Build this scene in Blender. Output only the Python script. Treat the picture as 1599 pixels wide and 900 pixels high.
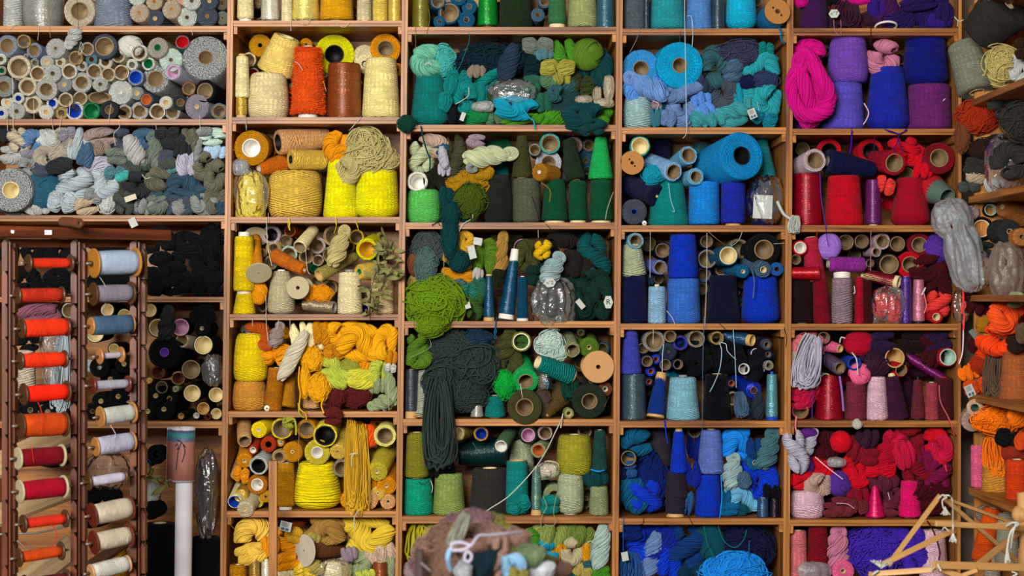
import bpy, math, random
import numpy as np
from mathutils import Vector, Quaternion, Matrix, noise
random.seed(7); RNG = np.random.default_rng(7)
for o in list(bpy.data.objects): bpy.data.objects.remove(o)
SC = bpy.context.scene; COL = SC.collection

# ---------------------------------------------------------------- camera, world, lights, exposure
D = 5.4                      # camera to the shelf front (y = 0), metres
PX = 0.002                   # metres per photograph pixel on the shelf front
EYE = 465                    # picture row of the eye level
FPX = D / PX
ZC = 0.5 + (900 - EYE) * PX
cam = bpy.data.cameras.new('camera'); camo = bpy.data.objects.new('camera', cam); COL.objects.link(camo)
camo.location = (0, -D, ZC); camo.rotation_euler = (math.pi / 2, 0, 0)
cam.sensor_width = 36; cam.lens = 36 * FPX / 1599
cam.shift_y = (EYE - 450) / 1599
cam.dof.use_dof = True; cam.dof.focus_distance = D + 0.05; cam.dof.aperture_fstop = 3.5
SC.camera = camo
w = bpy.data.worlds.new('world'); SC.world = w; w.use_nodes = True
w.node_tree.nodes['Background'].inputs[0].default_value = (0.62, 0.66, 0.72, 1)
w.node_tree.nodes['Background'].inputs[1].default_value = 0.09
def area(name, loc, target, sx, sy, power, col):
    l = bpy.data.lights.new(name, 'AREA'); l.shape = 'RECTANGLE'; l.size = sx; l.size_y = sy; l.energy = power; l.color = col
    o = bpy.data.objects.new(name, l); COL.objects.link(o); o.location = loc
    o.rotation_euler = (Vector(target) - Vector(loc)).to_track_quat('-Z', 'Y').to_euler()
area('window_front_offscreen', (-1.5, -6.45, 2.6), (-1.5, 0, 2.6), 2.6, 1.4, 585, (1.0, 0.96, 0.90))   # the shop window in the wall behind the viewer
SC.view_settings.view_transform = 'Standard'; SC.view_settings.look = 'None'
SC.view_settings.exposure = 0.0; SC.view_settings.gamma = 1.0; SC.view_settings.use_curve_mapping = False

def at(px, py, Y=0.0):       # photograph pixel at depth Y -> world point
    k = (D + Y) / FPX
    return Vector(((px - 799.5) * k, Y, ZC + (EYE - py) * k))
def zf(py): return ZC + (EYE - py) * PX

# ---------------------------------------------------------------- colours
def lin(h):
    h = h.lstrip('#'); c = [int(h[i:i + 2], 16) / 255 for i in (0, 2, 4)]
    return tuple(v / 12.92 if v <= .04045 else ((v + .055) / 1.055) ** 2.4 for v in c)
PAL = {}
for line in '''
pale_grey b9beb9|silver_grey acadaa|warm_grey a29b8e|grey 8b918f|blue_grey 8390a4|slate 4d5766|slate_blue 4c6a86|charcoal 33373b|black 121316
cream_white c4bea8|white c6c6be|oatmeal bbb09a|tan b0945e|taupe 8c7f70|mauve_taupe 988885|sage_grey 717d73|olive_grey 6c6b5b|ice_grey a8b5bb
ice_blue a9c4da|denim_blue 5f83ab|petrol 2a5c72|petrol_grey 3b586a|teal_grey 56838c|dark_sage 4f5852|lilac_grey aeacbe|mauve_grey 8d8895|beige b3a38d
cream efe3ac|pearl_white e6e4d2|ivory e9dfae|lemon_cream f1e27e|golden_yellow e3a812|pale_gold e2c95c|mustard c98f14|butter f2d678|ivory_cream e6d9a6
orange e85c14|acid_yellow d8d70e|copper a4582a|amber dd930e|cream_yellow f0e49a|ochre c4850f|peach d9a66e|straw dcb94e|burnt_orange d0700c|pale_khaki b5ab74
lemon ecd83e|neon_yellow f3ea05|pale_mauve b8a5a8|rust b85616|brown 7a4a2c|yellow ecd012|pale_aqua b5cbc0|sage 93a077|stone c0b996|putty bfb68c
pearl_taupe a8977a|khaki a89a50|pale_peach ebd3a0|apricot d5963a|rust_ochre b5720f|olive_lime 9ba03a|lime b4c04a|lime_yellow c8c742|maroon 6a2422|old_gold c9a02c
straw_gold d6bb3c|pale_lemon e3dc7c|olive_yellow c8b738|red_rust b83a16|bright_yellow f4dd08|silver_beige c6bb98|gold d0b048|khaki_brown a5803e|pale_mauve_beige c4ac96
bronze_gold b08b3c|olive 8d8a2a|teal_blue 135f86|emerald 06a53c|dark_forest 233c22|mid_green 3f8052|pale_olive_green a2ad72|steel_teal 3f7890|teal 0b8480
seafoam 6fb79c|aqua 46ada6|midnight_teal 0a2c3a|slate_navy 2c3f55|leaf_green 4a8f22|olive_green 5c8024|khaki_olive a09c46|deep_teal 0c4a4e|dark_olive_green 3b4a22
sage_green 59805e|teal_slate 34616a|dark_sea_green 2c6a56|turquoise 1098b4|green 15854c|dark_teal_slate 24484e|navy_black 101824|bottle_green 0a4a3a|pale_celadon b4bc98
dark_olive_grey 4a4a34|pale_lilac_grey b0b0bc|black_olive 26281a|light_green 62c860|bottle_teal 06464a|moss 4a5f14|old_mustard a8800e|pale_sage b0bb9a|mauve 9c8896
black_charcoal 2b2d2b|grey_olive 606653|dark_olive 4d4f2a|mustard_brown a8761a|forest_green 0b5c38|bright_green 1fb860|slate_grey 4c5758|slate_green 56716c
moss_green 6a8c12|old_gold_olive b89a28|petrol_blue 0c6088|teal_navy 0b5070|mustard_yellow d6b210|pale_slate 8fa8ac|black_brown 2a2524|deep_teal_green 06585a|dark_petrol 0c3844
dark_bottle_green 10382e|teal_green 2a7a6a|dark_leaf_green 3a5f24|charcoal_green 33443f|navy_slate 1f3c52|olive_pale 9aa05a|dark_moss 4e4e2c|bronze_olive 6a5428|dark_forest_grey 2c3a2c
brown_grey 5a4c44|pale_sage_grey a5ab96|silver b5b5b0|emerald_teal 0aa584|fern 90a85c|charcoal_brown 3c3a34|teal_turquoise 10908a|steel_green 6c9486|olive_lime_green a8a52e
dark_teal_grey 24524e|acid_olive b8b224|olive_sage 8c9a4e|moss_olive 70843a|pale_sea_grey a0b8b0|stone_beige b0a888|grey_slate 5c6a74|aqua_teal 2aa0ac|cornflower 5b93dc
steel_slate 44586a|cyan 14b8e4|ocean_blue 0d6a9c|sky_blue 3c9ce0|cyan_blue 0aa8dc|pale_ice_teal 9cc0c4|periwinkle_blue 6c93cc|periwinkle_slate 6a86b4|violet_slate 3f4560|indigo_slate 38466e
teal_aqua 3f98a0|dark_aqua 3a7c8c|dark_teal 0c5464|dark_turquoise 128098|midnight_blue 141c48|light_blue 8cbcec|azure_blue 0a94d8|azure 1a8ee8|ultramarine 2434bc|navy 131e52
royal_blue 0c3fd0|cornflower_blue 3c78da|pale_sky 90bcde|midnight 12153c|blue 2466b8|sky_aqua 6cb0d4|periwinkle 6a80d0|violet_blue 4a50c0|steel 4f6a78|cobalt 123e98
pale_aqua_blue 86bcd0|black_navy 0b0e1e|steel_blue 3a6690|steel_aqua 6ab0c0|dark_slate 2c3a48|black_slate 1c2630|dark_mauve_grey 40384a|aubergine 352c40|slate_teal 4a747e
pale_grey_teal 93aeae|navy_blue 0c2a78|deep_petrol 073c58|denim 2c5c98|navy_royal 0e2a9c|petrol_navy 0c3f80|dark_purple 4a1e5c|magenta cc0a88|dark_plum 42203a|indigo_violet 3c1c8c
deep_violet 2f1c66|violet_lilac 8054c8|periwinkle_violet 665cd4|dusty_pink c07a96|deep_blue 1a2090|plum_purple 7c2e80|purple 6a2c94|warm_grey_green 8e9080|khaki_sand b4a868|rust_red a83414
dark_grey 3c3a36|pale_pink_grey c8b8c4|red d00c28|crimson b40a30|dark_red 8c1024|purple_violet 9c34a4|dark_brown 38261c|tan_orange b87a40|rose_red c02848|black_maroon 2a1218|lilac 9c74cc
violet 5a349c|mauve_taupe_pink 9a8490|dark_maroon 4e0c18|coral_red e0423c|pink_silk d888a0|coral_orange ee5a24|salmon_pink d87880|crimson_rose c81c48|beige_pink b8a090|pink ec6a98|violet_pearl 78648c
dusty_rose_maroon 8a3448|pale_pink e4bccc|plum 4c1e44|magenta_purple 8c1c78|rosewood 7a303c|dusty_rose b04858|dark_rosewood 5c2028|dark_violet 34204a|vermilion_orange ec4a14|brown_taupe 6a5444
terracotta b8683a|pale_salmon d8b49a|taupe_pink b4988e|crimson_dark 8c1428|plum_magenta 84124e|hot_pink f01678|dark_mauve_maroon 6a2a3c|dark_crimson 961030|orange_red e04818|bright_orange f07c10
stone_grey a8a490|red_orange e0381c|brick_red c0341c|vermilion f03c18|scarlet fa2c10|rust_orange d25018|pale_blue_grey a9bad2|lilac_silver b8b0bc|lavender_grey aeaec4|pale_lilac c8c4d8|ecru c8bca8
multicolour 8c5a6a|card 8c7858|card_dark 8c7858|dark_hole 8c7858|white_core dcdad2|cream_core d8c89a|green_core 0a7a48|blue_core 1048b8|black_core 141416|red_core c01818|pink_core c898b8|orange_core c06c34
brown_core 6a3c28|copper_core b06a40|grey_core 8c8a86|tan_core c8a468|purple_core 8c60d0|mint_core a8c8b8|grey_green_core 5c7468|yellow_core c8980c|wood_flange b07c44|dark_flange 5a3c24|red_flange 6e2c20
golden_flange b07a30|grey_flange b8b0a0|putty_flange b2a888|tan_flange c09464|brown_card 7c6450|pink_foil c88a94|wheat d4c9a0|blue_violet 4a2cb8
'''.replace('\n', '|').split('|'):
    if line.strip():
        n, h = line.split(); c = lin(h); L = .3 * c[0] + .55 * c[1] + .15 * c[2]; PAL[n] = tuple(min(.9, 1.08 * max(v, 1e-4) ** 1.07 * max(L, .004) ** .11) for v in c)
def nice(c): return c.replace('card_dark', 'card').replace('_core', '').replace('_flange', '').replace('_', ' ')

# ---------------------------------------------------------------- materials
def new_mat(name):
    m = bpy.data.materials.new(name); m.use_nodes = True
    nt = m.node_tree; b = nt.nodes['Principled BSDF']
    return m, nt, b
def N(nt, t, **k):
    n = nt.nodes.new(t)
    for a, v in k.items(): setattr(n, a, v)
    return n
def mth(nt, op, a, b=None, c=None):
    n = nt.nodes.new('ShaderNodeMath'); n.operation = op
    for i, v in enumerate((a, b, c)):
        if v is None: continue
        if hasattr(v, 'default_value') or hasattr(v, 'links'): nt.links.new(v, n.inputs[i])
        else: n.inputs[i].default_value = v
    return n.outputs[0]
def wind_group():            # crossed windings of a cone from its metric UV: height 0..1
    g = bpy.data.node_groups.new('winding', 'ShaderNodeTree')
    g.interface.new_socket('Pitch', in_out='INPUT', socket_type='NodeSocketFloat')
    g.interface.new_socket('Slope', in_out='INPUT', socket_type='NodeSocketFloat')
    g.interface.new_socket('Height', in_out='OUTPUT', socket_type='NodeSocketFloat')
    gi = g.nodes.new('NodeGroupInput'); go = g.nodes.new('NodeGroupOutput')
    uv = g.nodes.new('ShaderNodeUVMap'); sep = g.nodes.new('ShaderNodeSeparateXYZ'); g.links.new(uv.outputs[0], sep.inputs[0])
    nz = g.nodes.new('ShaderNodeTexNoise'); nz.inputs['Scale'].default_value = 22; nz.inputs['Detail'].default_value = 3
    g.links.new(uv.outputs[0], nz.inputs['Vector'])
    nz2 = g.nodes.new('ShaderNodeTexNoise'); nz2.inputs['Scale'].default_value = 130; nz2.inputs['Detail'].default_value = 2
    g.links.new(uv.outputs[0], nz2.inputs['Vector'])
    u, v = sep.outputs[0], sep.outputs[1]
    vd = mth(g, 'ADD', v, mth(g, 'MULTIPLY', nz.outputs[0], 0.012))
    us = mth(g, 'MULTIPLY', u, gi.outputs['Slope'])
    k = mth(g, 'DIVIDE', 6.2832, gi.outputs['Pitch'])
    a = mth(g, 'SINE', mth(g, 'MULTIPLY', mth(g, 'ADD', vd, us), k))
    b = mth(g, 'SINE', mth(g, 'MULTIPLY', mth(g, 'SUBTRACT', vd, us), k))
    nz3 = g.nodes.new('ShaderNodeTexNoise'); nz3.inputs['Scale'].default_value = 14; nz3.inputs['Detail'].default_value = 1
    mpz = g.nodes.new('ShaderNodeMapping'); mpz.inputs['Scale'].default_value = (.5, 2.5, 1); g.links.new(uv.outputs[0], mpz.inputs[0]); g.links.new(mpz.outputs[0], nz3.inputs['Vector'])
    sel = g.nodes.new('ShaderNodeMapRange'); sel.inputs[1].default_value = .42; sel.inputs[2].default_value = .58; g.links.new(nz3.outputs[0], sel.inputs[0]); sel = sel.outputs[0]
    mixd = mth(g, 'ADD', mth(g, 'MULTIPLY', a, sel), mth(g, 'MULTIPLY', b, mth(g, 'SUBTRACT', 1.0, sel)))
    fine = mth(g, 'MULTIPLY_ADD', nz2.outputs[0], 1.6, -.8)
    mx = mth(g, 'ADD', mth(g, 'MULTIPLY', mixd, 0.8), mth(g, 'MULTIPLY', fine, 0.55))
    h = mth(g, 'MULTIPLY_ADD', mx, 0.5, 0.5)
    g.links.new(h, go.inputs[0])
    return g
WIND = wind_group()
MATS = {}
STY = dict(matte=(0.8, .0050, .16, 1.0), silk=(0.34, .0046, .2, 1.0), thick=(0.85, .0075, .2, 1.0), wrap=(.85, .0090, .035, 1.0), fine=(0.75, .0034, .04, .8), soft=(.95, .0060, .08, .7))
def yarn_mat(col, st='matte'):
    key = ('yarn', col, st)
    if key in MATS: return MATS[key]
    m, nt, b = new_mat('yarn_%s_%s' % (col, st)); c = PAL[col]
    rough, pitch, slope, bump = STY[st]
    g = nt.nodes.new('ShaderNodeGroup'); g.node_tree = WIND; g.inputs[0].default_value = pitch; g.inputs[1].default_value = slope
    uvn = N(nt, 'ShaderNodeUVMap'); mp = N(nt, 'ShaderNodeMapping'); mp.inputs['Scale'].default_value = (6, 170, 1); nt.links.new(uvn.outputs[0], mp.inputs[0])
    dye = N(nt, 'ShaderNodeTexNoise'); dye.inputs['Scale'].default_value = 1.0; dye.inputs['Detail'].default_value = 2; nt.links.new(mp.outputs[0], dye.inputs['Vector'])
    mix = N(nt, 'ShaderNodeMix', data_type='RGBA')
    mix.inputs[6].default_value = (*[v * .80 for v in c], 1); mix.inputs[7].default_value = (*[min(1, v * 1.14) for v in c], 1)
    nt.links.new(dye.outputs[0], mix.inputs[0])
    tc = N(nt, 'ShaderNodeTexCoord'); nz = N(nt, 'ShaderNodeTexNoise'); nz.inputs['Scale'].default_value = 26; nz.inputs['Detail'].default_value = 3
    if st == 'silk': nz.inputs['Scale'].default_value = 60
    nt.links.new(tc.outputs['Object'], nz.inputs['Vector'])
    hsv = N(nt, 'ShaderNodeHueSaturation'); nt.links.new(mix.outputs[2], hsv.inputs['Color'])
    nt.links.new(mth(nt, 'MULTIPLY_ADD', nz.outputs[0], .5, .76), hsv.inputs['Value'])
    nt.links.new(hsv.outputs[0], b.inputs['Base Color'])
    bp = N(nt, 'ShaderNodeBump'); bp.inputs['Strength'].default_value = bump; bp.inputs['Distance'].default_value = pitch * (.75 if st != 'silk' else .32)
    nt.links.new(g.outputs[0], bp.inputs['Height']); nt.links.new(bp.outputs[0], b.inputs['Normal'])
    b.inputs['Roughness'].default_value = rough
    if st == 'silk':
        b.inputs['Metallic'].default_value = .5; b.inputs['Specular IOR Level'].default_value = .8; b.inputs['Coat Weight'].default_value = .15; b.inputs['Coat Roughness'].default_value = .3
    else:
        b.inputs['Specular IOR Level'].default_value = .06
        b.inputs['Sheen Weight'].default_value = .03; b.inputs['Sheen Roughness'].default_value = .5
    MATS[key] = m; return m
def tweed_mat():
    if 'tweed' in MATS: return MATS['tweed']
    m, nt, b = new_mat('yarn_tweed')
    uv = N(nt, 'ShaderNodeUVMap'); mp = N(nt, 'ShaderNodeMapping'); mp.inputs['Scale'].default_value = (1, 3.2, 1); nt.links.new(uv.outputs[0], mp.inputs[0])
    nz = N(nt, 'ShaderNodeTexNoise'); nz.inputs['Scale'].default_value = 130; nz.inputs['Detail'].default_value = 2; nt.links.new(mp.outputs[0], nz.inputs['Vector'])
    r = N(nt, 'ShaderNodeValToRGB'); r.color_ramp.elements[0].position = .44; r.color_ramp.elements[1].position = .58
    r.color_ramp.elements[0].color = (.07, .08, .09, 1); r.color_ramp.elements[1].color = (.40, .42, .41, 1)
    nt.links.new(nz.outputs[0], r.inputs[0]); nt.links.new(r.outputs[0], b.inputs['Base Color'])
    g = nt.nodes.new('ShaderNodeGroup'); g.node_tree = WIND; g.inputs[0].default_value = .006; g.inputs[1].default_value = .1
    bp = N(nt, 'ShaderNodeBump'); bp.inputs['Strength'].default_value = .9; bp.inputs['Distance'].default_value = .003
    nt.links.new(g.outputs[0], bp.inputs['Height']); nt.links.new(bp.outputs[0], b.inputs['Normal'])
    b.inputs['Roughness'].default_value = .9; MATS['tweed'] = m; return m
PAL['tweed'] = (.3, .3, .3)
def hank_mat(col, st=''):
    key = ('hank', col, st)
    if key in MATS: return MATS[key]
    m, nt, b = new_mat('hank_%s' % col); c = PAL[col]
    uv = N(nt, 'ShaderNodeUVMap'); sep = N(nt, 'ShaderNodeSeparateXYZ'); nt.links.new(uv.outputs[0], sep.inputs[0])
    tw = mth(nt, 'SINE', mth(nt, 'MULTIPLY', sep.outputs[1], 900.0))
    tc = N(nt, 'ShaderNodeTexCoord'); nz = N(nt, 'ShaderNodeTexNoise'); nz.inputs['Scale'].default_value = 3.0; nz.inputs['Detail'].default_value = 3
    nt.links.new(tc.outputs['Object'], nz.inputs['Vector'])
    hsv = N(nt, 'ShaderNodeHueSaturation'); hsv.inputs['Color'].default_value = (*c, 1)
    val = mth(nt, 'ADD', mth(nt, 'MULTIPLY', sep.outputs[0], .5), mth(nt, 'MULTIPLY_ADD', nz.outputs[0], .5, .62))
    nt.links.new(val, hsv.inputs['Value']); nt.links.new(hsv.outputs[0], b.inputs['Base Color'])
    b.inputs['Roughness'].default_value = .8; b.inputs['Specular IOR Level'].default_value = .09
    b.inputs['Sheen Weight'].default_value = .03
    MATS[key] = m; return m
def plain_mat(col, rough=.6, spec=.3, nscale=40, namt=.25, bump=.0):
    key = ('plain', col, rough, nscale, bump)
    if key in MATS: return MATS[key]
    m, nt, b = new_mat('surface_%s' % col); c = PAL[col]
    tc = N(nt, 'ShaderNodeTexCoord'); nz = N(nt, 'ShaderNodeTexNoise'); nz.inputs['Scale'].default_value = nscale; nz.inputs['Detail'].default_value = 4
    nt.links.new(tc.outputs['Object'], nz.inputs['Vector'])
    hsv = N(nt, 'ShaderNodeHueSaturation'); hsv.inputs['Color'].default_value = (*c, 1)
    nt.links.new(mth(nt, 'MULTIPLY_ADD', nz.outputs[0], 2 * namt, 1 - namt), hsv.inputs['Value']); nt.links.new(hsv.outputs[0], b.inputs['Base Color'])
    b.inputs['Roughness'].default_value = rough; b.inputs['Specular IOR Level'].default_value = spec
    if bump:
        bp = N(nt, 'ShaderNodeBump'); bp.inputs['Strength'].default_value = .5; bp.inputs['Distance'].default_value = bump
        nt.links.new(nz.outputs[0], bp.inputs['Height']); nt.links.new(bp.outputs[0], b.inputs['Normal'])
    MATS[key] = m; return m
def wood_mat(name, dark, light, axis=0, rough=.5, scale=1.0):
    key = ('wood', name, axis)
    if key in MATS: return MATS[key]
    m, nt, b = new_mat('wood_%s' % name)
    tc = N(nt, 'ShaderNodeTexCoord'); mp = N(nt, 'ShaderNodeMapping')
    s = [26 * scale] * 3; s[axis] = 1.3 * scale; mp.inputs['Scale'].default_value = s
    nt.links.new(tc.outputs['Object'], mp.inputs[0])
    inf = N(nt, 'ShaderNodeObjectInfo'); off = N(nt, 'ShaderNodeVectorMath', operation='ADD')
    nt.links.new(mp.outputs[0], off.inputs[0]); cmb = N(nt, 'ShaderNodeCombineXYZ')
    rr = mth(nt, 'MULTIPLY', inf.outputs['Random'], 60.0)
    for i in range(3): nt.links.new(rr, cmb.inputs[i])
    nt.links.new(cmb.outputs[0], off.inputs[1])
    nz = N(nt, 'ShaderNodeTexNoise'); nz.inputs['Scale'].default_value = 1.6; nz.inputs['Detail'].default_value = 6; nz.inputs['Distortion'].default_value = .8
    nt.links.new(off.outputs[0], nz.inputs['Vector'])
    nz2 = N(nt, 'ShaderNodeTexNoise'); nz2.inputs['Scale'].default_value = .25; nz2.inputs['Detail'].default_value = 2
    nt.links.new(off.outputs[0], nz2.inputs['Vector'])
    r = N(nt, 'ShaderNodeValToRGB'); r.color_ramp.elements[0].position = .35; r.color_ramp.elements[1].position = .66
    r.color_ramp.elements[0].color = (*lin(dark), 1); r.color_ramp.elements[1].color = (*lin(light), 1)
    nt.links.new(mth(nt, 'ADD', mth(nt, 'MULTIPLY', nz.outputs[0], .7), mth(nt, 'MULTIPLY', nz2.outputs[0], .3)), r.inputs[0])
    nt.links.new(r.outputs[0], b.inputs['Base Color'])
    bp = N(nt, 'ShaderNodeBump'); bp.inputs['Strength'].default_value = .25; bp.inputs['Distance'].default_value = .002
    nt.links.new(nz.outputs[0], bp.inputs['Height']); nt.links.new(bp.outputs[0], b.inputs['Normal'])
    b.inputs['Roughness'].default_value = rough; b.inputs['Specular IOR Level'].default_value = .35
    MATS[key] = m; return m
def bag_mat(tint='clear'):
    key = ('bag', tint)
    if key in MATS: return MATS[key]
    m, nt, b = new_mat('plastic_%s' % tint)
    col, dens = {'clear': ((.85, .87, .88), .10), 'cloudy': ((.50, .56, .60), .42), 'dark': ((.30, .31, .33), .18), 'brown': ((.42, .34, .31), .38), 'silver': ((.6, .6, .62), .45), 'beige': ((.45, .40, .28), .9)}[tint]
    tr = N(nt, 'ShaderNodeBsdfTransparent'); gl = N(nt, 'ShaderNodeBsdfGlossy'); gl.inputs['Roughness'].default_value = .12 if tint in ('clear', 'dark') else .42
    df = N(nt, 'ShaderNodeBsdfTranslucent'); df.inputs['Color'].default_value = (*col, 1)
    d2 = N(nt, 'ShaderNodeBsdfDiffuse'); d2.inputs['Color'].default_value = (*col, 1)
    md = N(nt, 'ShaderNodeMixShader'); md.inputs[0].default_value = .65; nt.links.new(df.outputs[0], md.inputs[1]); nt.links.new(d2.outputs[0], md.inputs[2])
    m1 = N(nt, 'ShaderNodeMixShader'); m1.inputs[0].default_value = dens
    nt.links.new(tr.outputs[0], m1.inputs[1]); nt.links.new(md.outputs[0], m1.inputs[2])
    tc = N(nt, 'ShaderNodeTexCoord'); nz = N(nt, 'ShaderNodeTexNoise'); nz.inputs['Scale'].default_value = 34; nz.inputs['Detail'].default_value = 3; nz.inputs['Distortion'].default_value = 1.2
    nt.links.new(tc.outputs['Object'], nz.inputs['Vector'])
    bp = N(nt, 'ShaderNodeBump'); bp.inputs['Strength'].default_value = .8; bp.inputs['Distance'].default_value = .006; nt.links.new(nz.outputs[0], bp.inputs['Height'])
    nt.links.new(bp.outputs[0], gl.inputs['Normal'])
    fr = N(nt, 'ShaderNodeFresnel'); nt.links.new(bp.outputs[0], fr.inputs['Normal']); fr.inputs[0].default_value = 1.38
    m2 = N(nt, 'ShaderNodeMixShader'); nt.links.new(mth(nt, 'MULTIPLY_ADD', fr.outputs[0], .9 if tint in ('clear', 'dark') else .45, .03 if tint != 'dark' else .08), m2.inputs[0])
    nt.links.new(m1.outputs[0], m2.inputs[1]); nt.links.new(gl.outputs[0], m2.inputs[2])
    out = nt.nodes['Material Output']; nt.links.new(m2.outputs[0], out.inputs[0]); nt.nodes.remove(b)
    MATS[key] = m; return m
PINE = lambda ax: wood_mat('pine', '643414', 'c08340', ax, .42)
PINE_DARK = PINE      # backs and sides are the same pine
RACK = lambda ax: wood_mat('rack', '3c180a', '743818', ax, .40)
SWIFT = lambda ax: wood_mat('swift', 'a5743c', 'd2a468', ax, .5)

# ---------------------------------------------------------------- objects
def mesh_from(verts, faces, uvs=None, smooth=True, name='mesh'):
    me = bpy.data.meshes.new(name); me.from_pydata([tuple(v) for v in verts] if not isinstance(verts, np.ndarray) else verts.tolist(), [], faces if isinstance(faces, list) else faces.tolist())
    if uvs is not None:
        l = me.uv_layers.new(name='UVMap'); idx = np.zeros(len(me.loops), dtype=np.int32); me.loops.foreach_get('vertex_index', idx)
        l.data.foreach_set('uv', np.asarray(uvs, dtype=np.float32)[idx].ravel())
    if smooth: me.polygons.foreach_set('use_smooth', np.ones(len(me.polygons), dtype=bool))
    me.update(); return me
def link(name, me, mat, parent=None, loc=None, mtx=None):
    o = bpy.data.objects.new(name, me); COL.objects.link(o)
    if me is not None and mat is not None:
        if len(me.materials) == 0: me.materials.append(mat)
        elif me.materials[0] is not mat:
            o.material_slots[0].link = 'OBJECT'; o.material_slots[0].material = mat
    if parent is not None: o.parent = parent
    if loc is not None: o.location = loc
    if mtx is not None: o.matrix_world = mtx
    return o
LABELS = {}; ITEMS = []
def tag(o, label, cat, kind=None, short=None, base=None):
    o['label'] = label; o['category'] = cat
    if kind: o['kind'] = kind
    ITEMS.append([o, label, short, base, C_PHRASE[0]]); return o
C_PHRASE = ['']
def empty(name, label, cat, loc=(0, 0, 0), quat=None, short=None, base=None):
    o = bpy.data.objects.new(name, None); COL.objects.link(o); o.location = loc; o.empty_display_size = .02
    if quat is not None: o.rotation_mode = 'QUATERNION'; o.rotation_quaternion = quat
    return tag(o, label, cat, None, short, base)
def box_mesh(x0, x1, y0, y1, z0, z1, bev=0.0):
    if bev <= 0:
        v = [(x, y, z) for x in (x0, x1) for y in (y0, y1) for z in (z0, z1)]
        f = [(0, 1, 3, 2), (4, 6, 7, 5), (0, 4, 5, 1), (2, 3, 7, 6), (0, 2, 6, 4), (1, 5, 7, 3)]
        return mesh_from(v, f, smooth=False)
    import bmesh
    me = box_mesh(x0, x1, y0, y1, z0, z1); bm = bmesh.new(); bm.from_mesh(me)
    bmesh.ops.bevel(bm, geom=bm.edges[:], offset=bev, segments=1, affect='EDGES'); bm.to_mesh(me); bm.free(); return me
def slat_mesh(p0, p1, wid, thick, face=Vector((0, -1, 0)), bev=.001):   # a straight slat from p0 to p1 (local to p0), its broad side to `face`
    ax = (p1 - p0); L = ax.length; ax.normalize()
    y = face - face.dot(ax) * ax; y.normalize(); z = ax.cross(y)
    me = box_mesh(0, L, -thick / 2, thick / 2, -wid / 2, wid / 2, bev)
    M = Matrix.Translation(p0) @ Matrix((ax, y, z)).transposed().to_4x4()
    return me, M
def lathe(profile, seg=28, wob=0.0, seed=0, uvs=None, squash=1.0):
    pr = np.array(profile, dtype=float); n = len(pr)
    a = np.linspace(0, 2 * np.pi, seg + 1) + np.pi / 2
    r = pr[:, 0][:, None] * np.ones((1, seg + 1))
    if wob:
        rs = np.random.RandomState(seed); k = rs.uniform(-1, 1, (n, 1)) * .5 + .5 * np.sin(a[None, :] * 2 + rs.uniform(0, 6.28)) * rs.uniform(.2, 1)
        r = r * (1 + wob * k)
    r[:, -1] = r[:, 0]
    v = np.stack([r * np.cos(a), r * np.sin(a) * squash, np.repeat(pr[:, 1][:, None], seg + 1, 1)], -1).reshape(-1, 3)
    rm = pr[:, 0].max(); d = np.concatenate([[0], np.cumsum(np.linalg.norm(np.diff(pr, axis=0), axis=1))])
    uv = np.stack([np.repeat(((a - a[0]) * rm)[None, :], n, 0), np.repeat(d[:, None], seg + 1, 1)], -1).reshape(-1, 2)
    i = np.arange(n - 1)[:, None] * (seg + 1) + np.arange(seg)[None, :]
    f = np.stack([i, i + 1, i + seg + 2, i + seg + 1], -1).reshape(-1, 4)
    return v, f, uv
def tubes(S, rad, sides=5, rnd=None):   # S: (K, n, 3) strands -> verts, faces, uv (uv.x = one random number a strand, uv.y = length)
    K, n, _ = S.shape
    T = np.gradient(S, axis=1); T /= np.linalg.norm(T, axis=2, keepdims=True) + 1e-9
    ref = np.tile(np.array([.31, .87, .38]), (K, 1)); U = np.zeros_like(S)
    for i in range(n):
        ref = ref - (ref * T[:, i]).sum(1, keepdims=True) * T[:, i]
        ref /= np.linalg.norm(ref, axis=1, keepdims=True) + 1e-9; U[:, i] = ref
    W = np.cross(T, U); a = np.arange(sides) / sides * 2 * np.pi
    R = rad if np.ndim(rad) else np.full((K, n), rad)
    V = S[:, :, None, :] + R[:, :, None, None] * (np.cos(a)[None, None, :, None] * U[:, :, None, :] + np.sin(a)[None, None, :, None] * W[:, :, None, :])
    base = (np.arange(K)[:, None, None] * n + np.arange(n - 1)[None, :, None]) * sides; j = np.arange(sides)[None, None, :]; j2 = (j + 1) % sides
    F = np.stack([base + j, base + j2, base + sides + j2, base + sides + j], -1).reshape(-1, 4)
    if rnd is None: rnd = RNG.uniform(0, .5, K)
    ln = np.concatenate([np.zeros((K, 1)), np.cumsum(np.linalg.norm(np.diff(S, axis=1), axis=2), 1)], 1)
    uv = np.stack([np.repeat(rnd[:, None], n, 1)[:, :, None].repeat(sides, 2), ln[:, :, None].repeat(sides, 2)], -1).reshape(-1, 2)
    return V.reshape(-1, 3), F, uv
def merge(parts):
    V, F, U, o = [], [], [], 0
    for v, f, u in parts: V.append(v); F.append(f + o); U.append(u); o += len(v)
    return np.concatenate(V), np.concatenate(F), np.concatenate(U)
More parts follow.
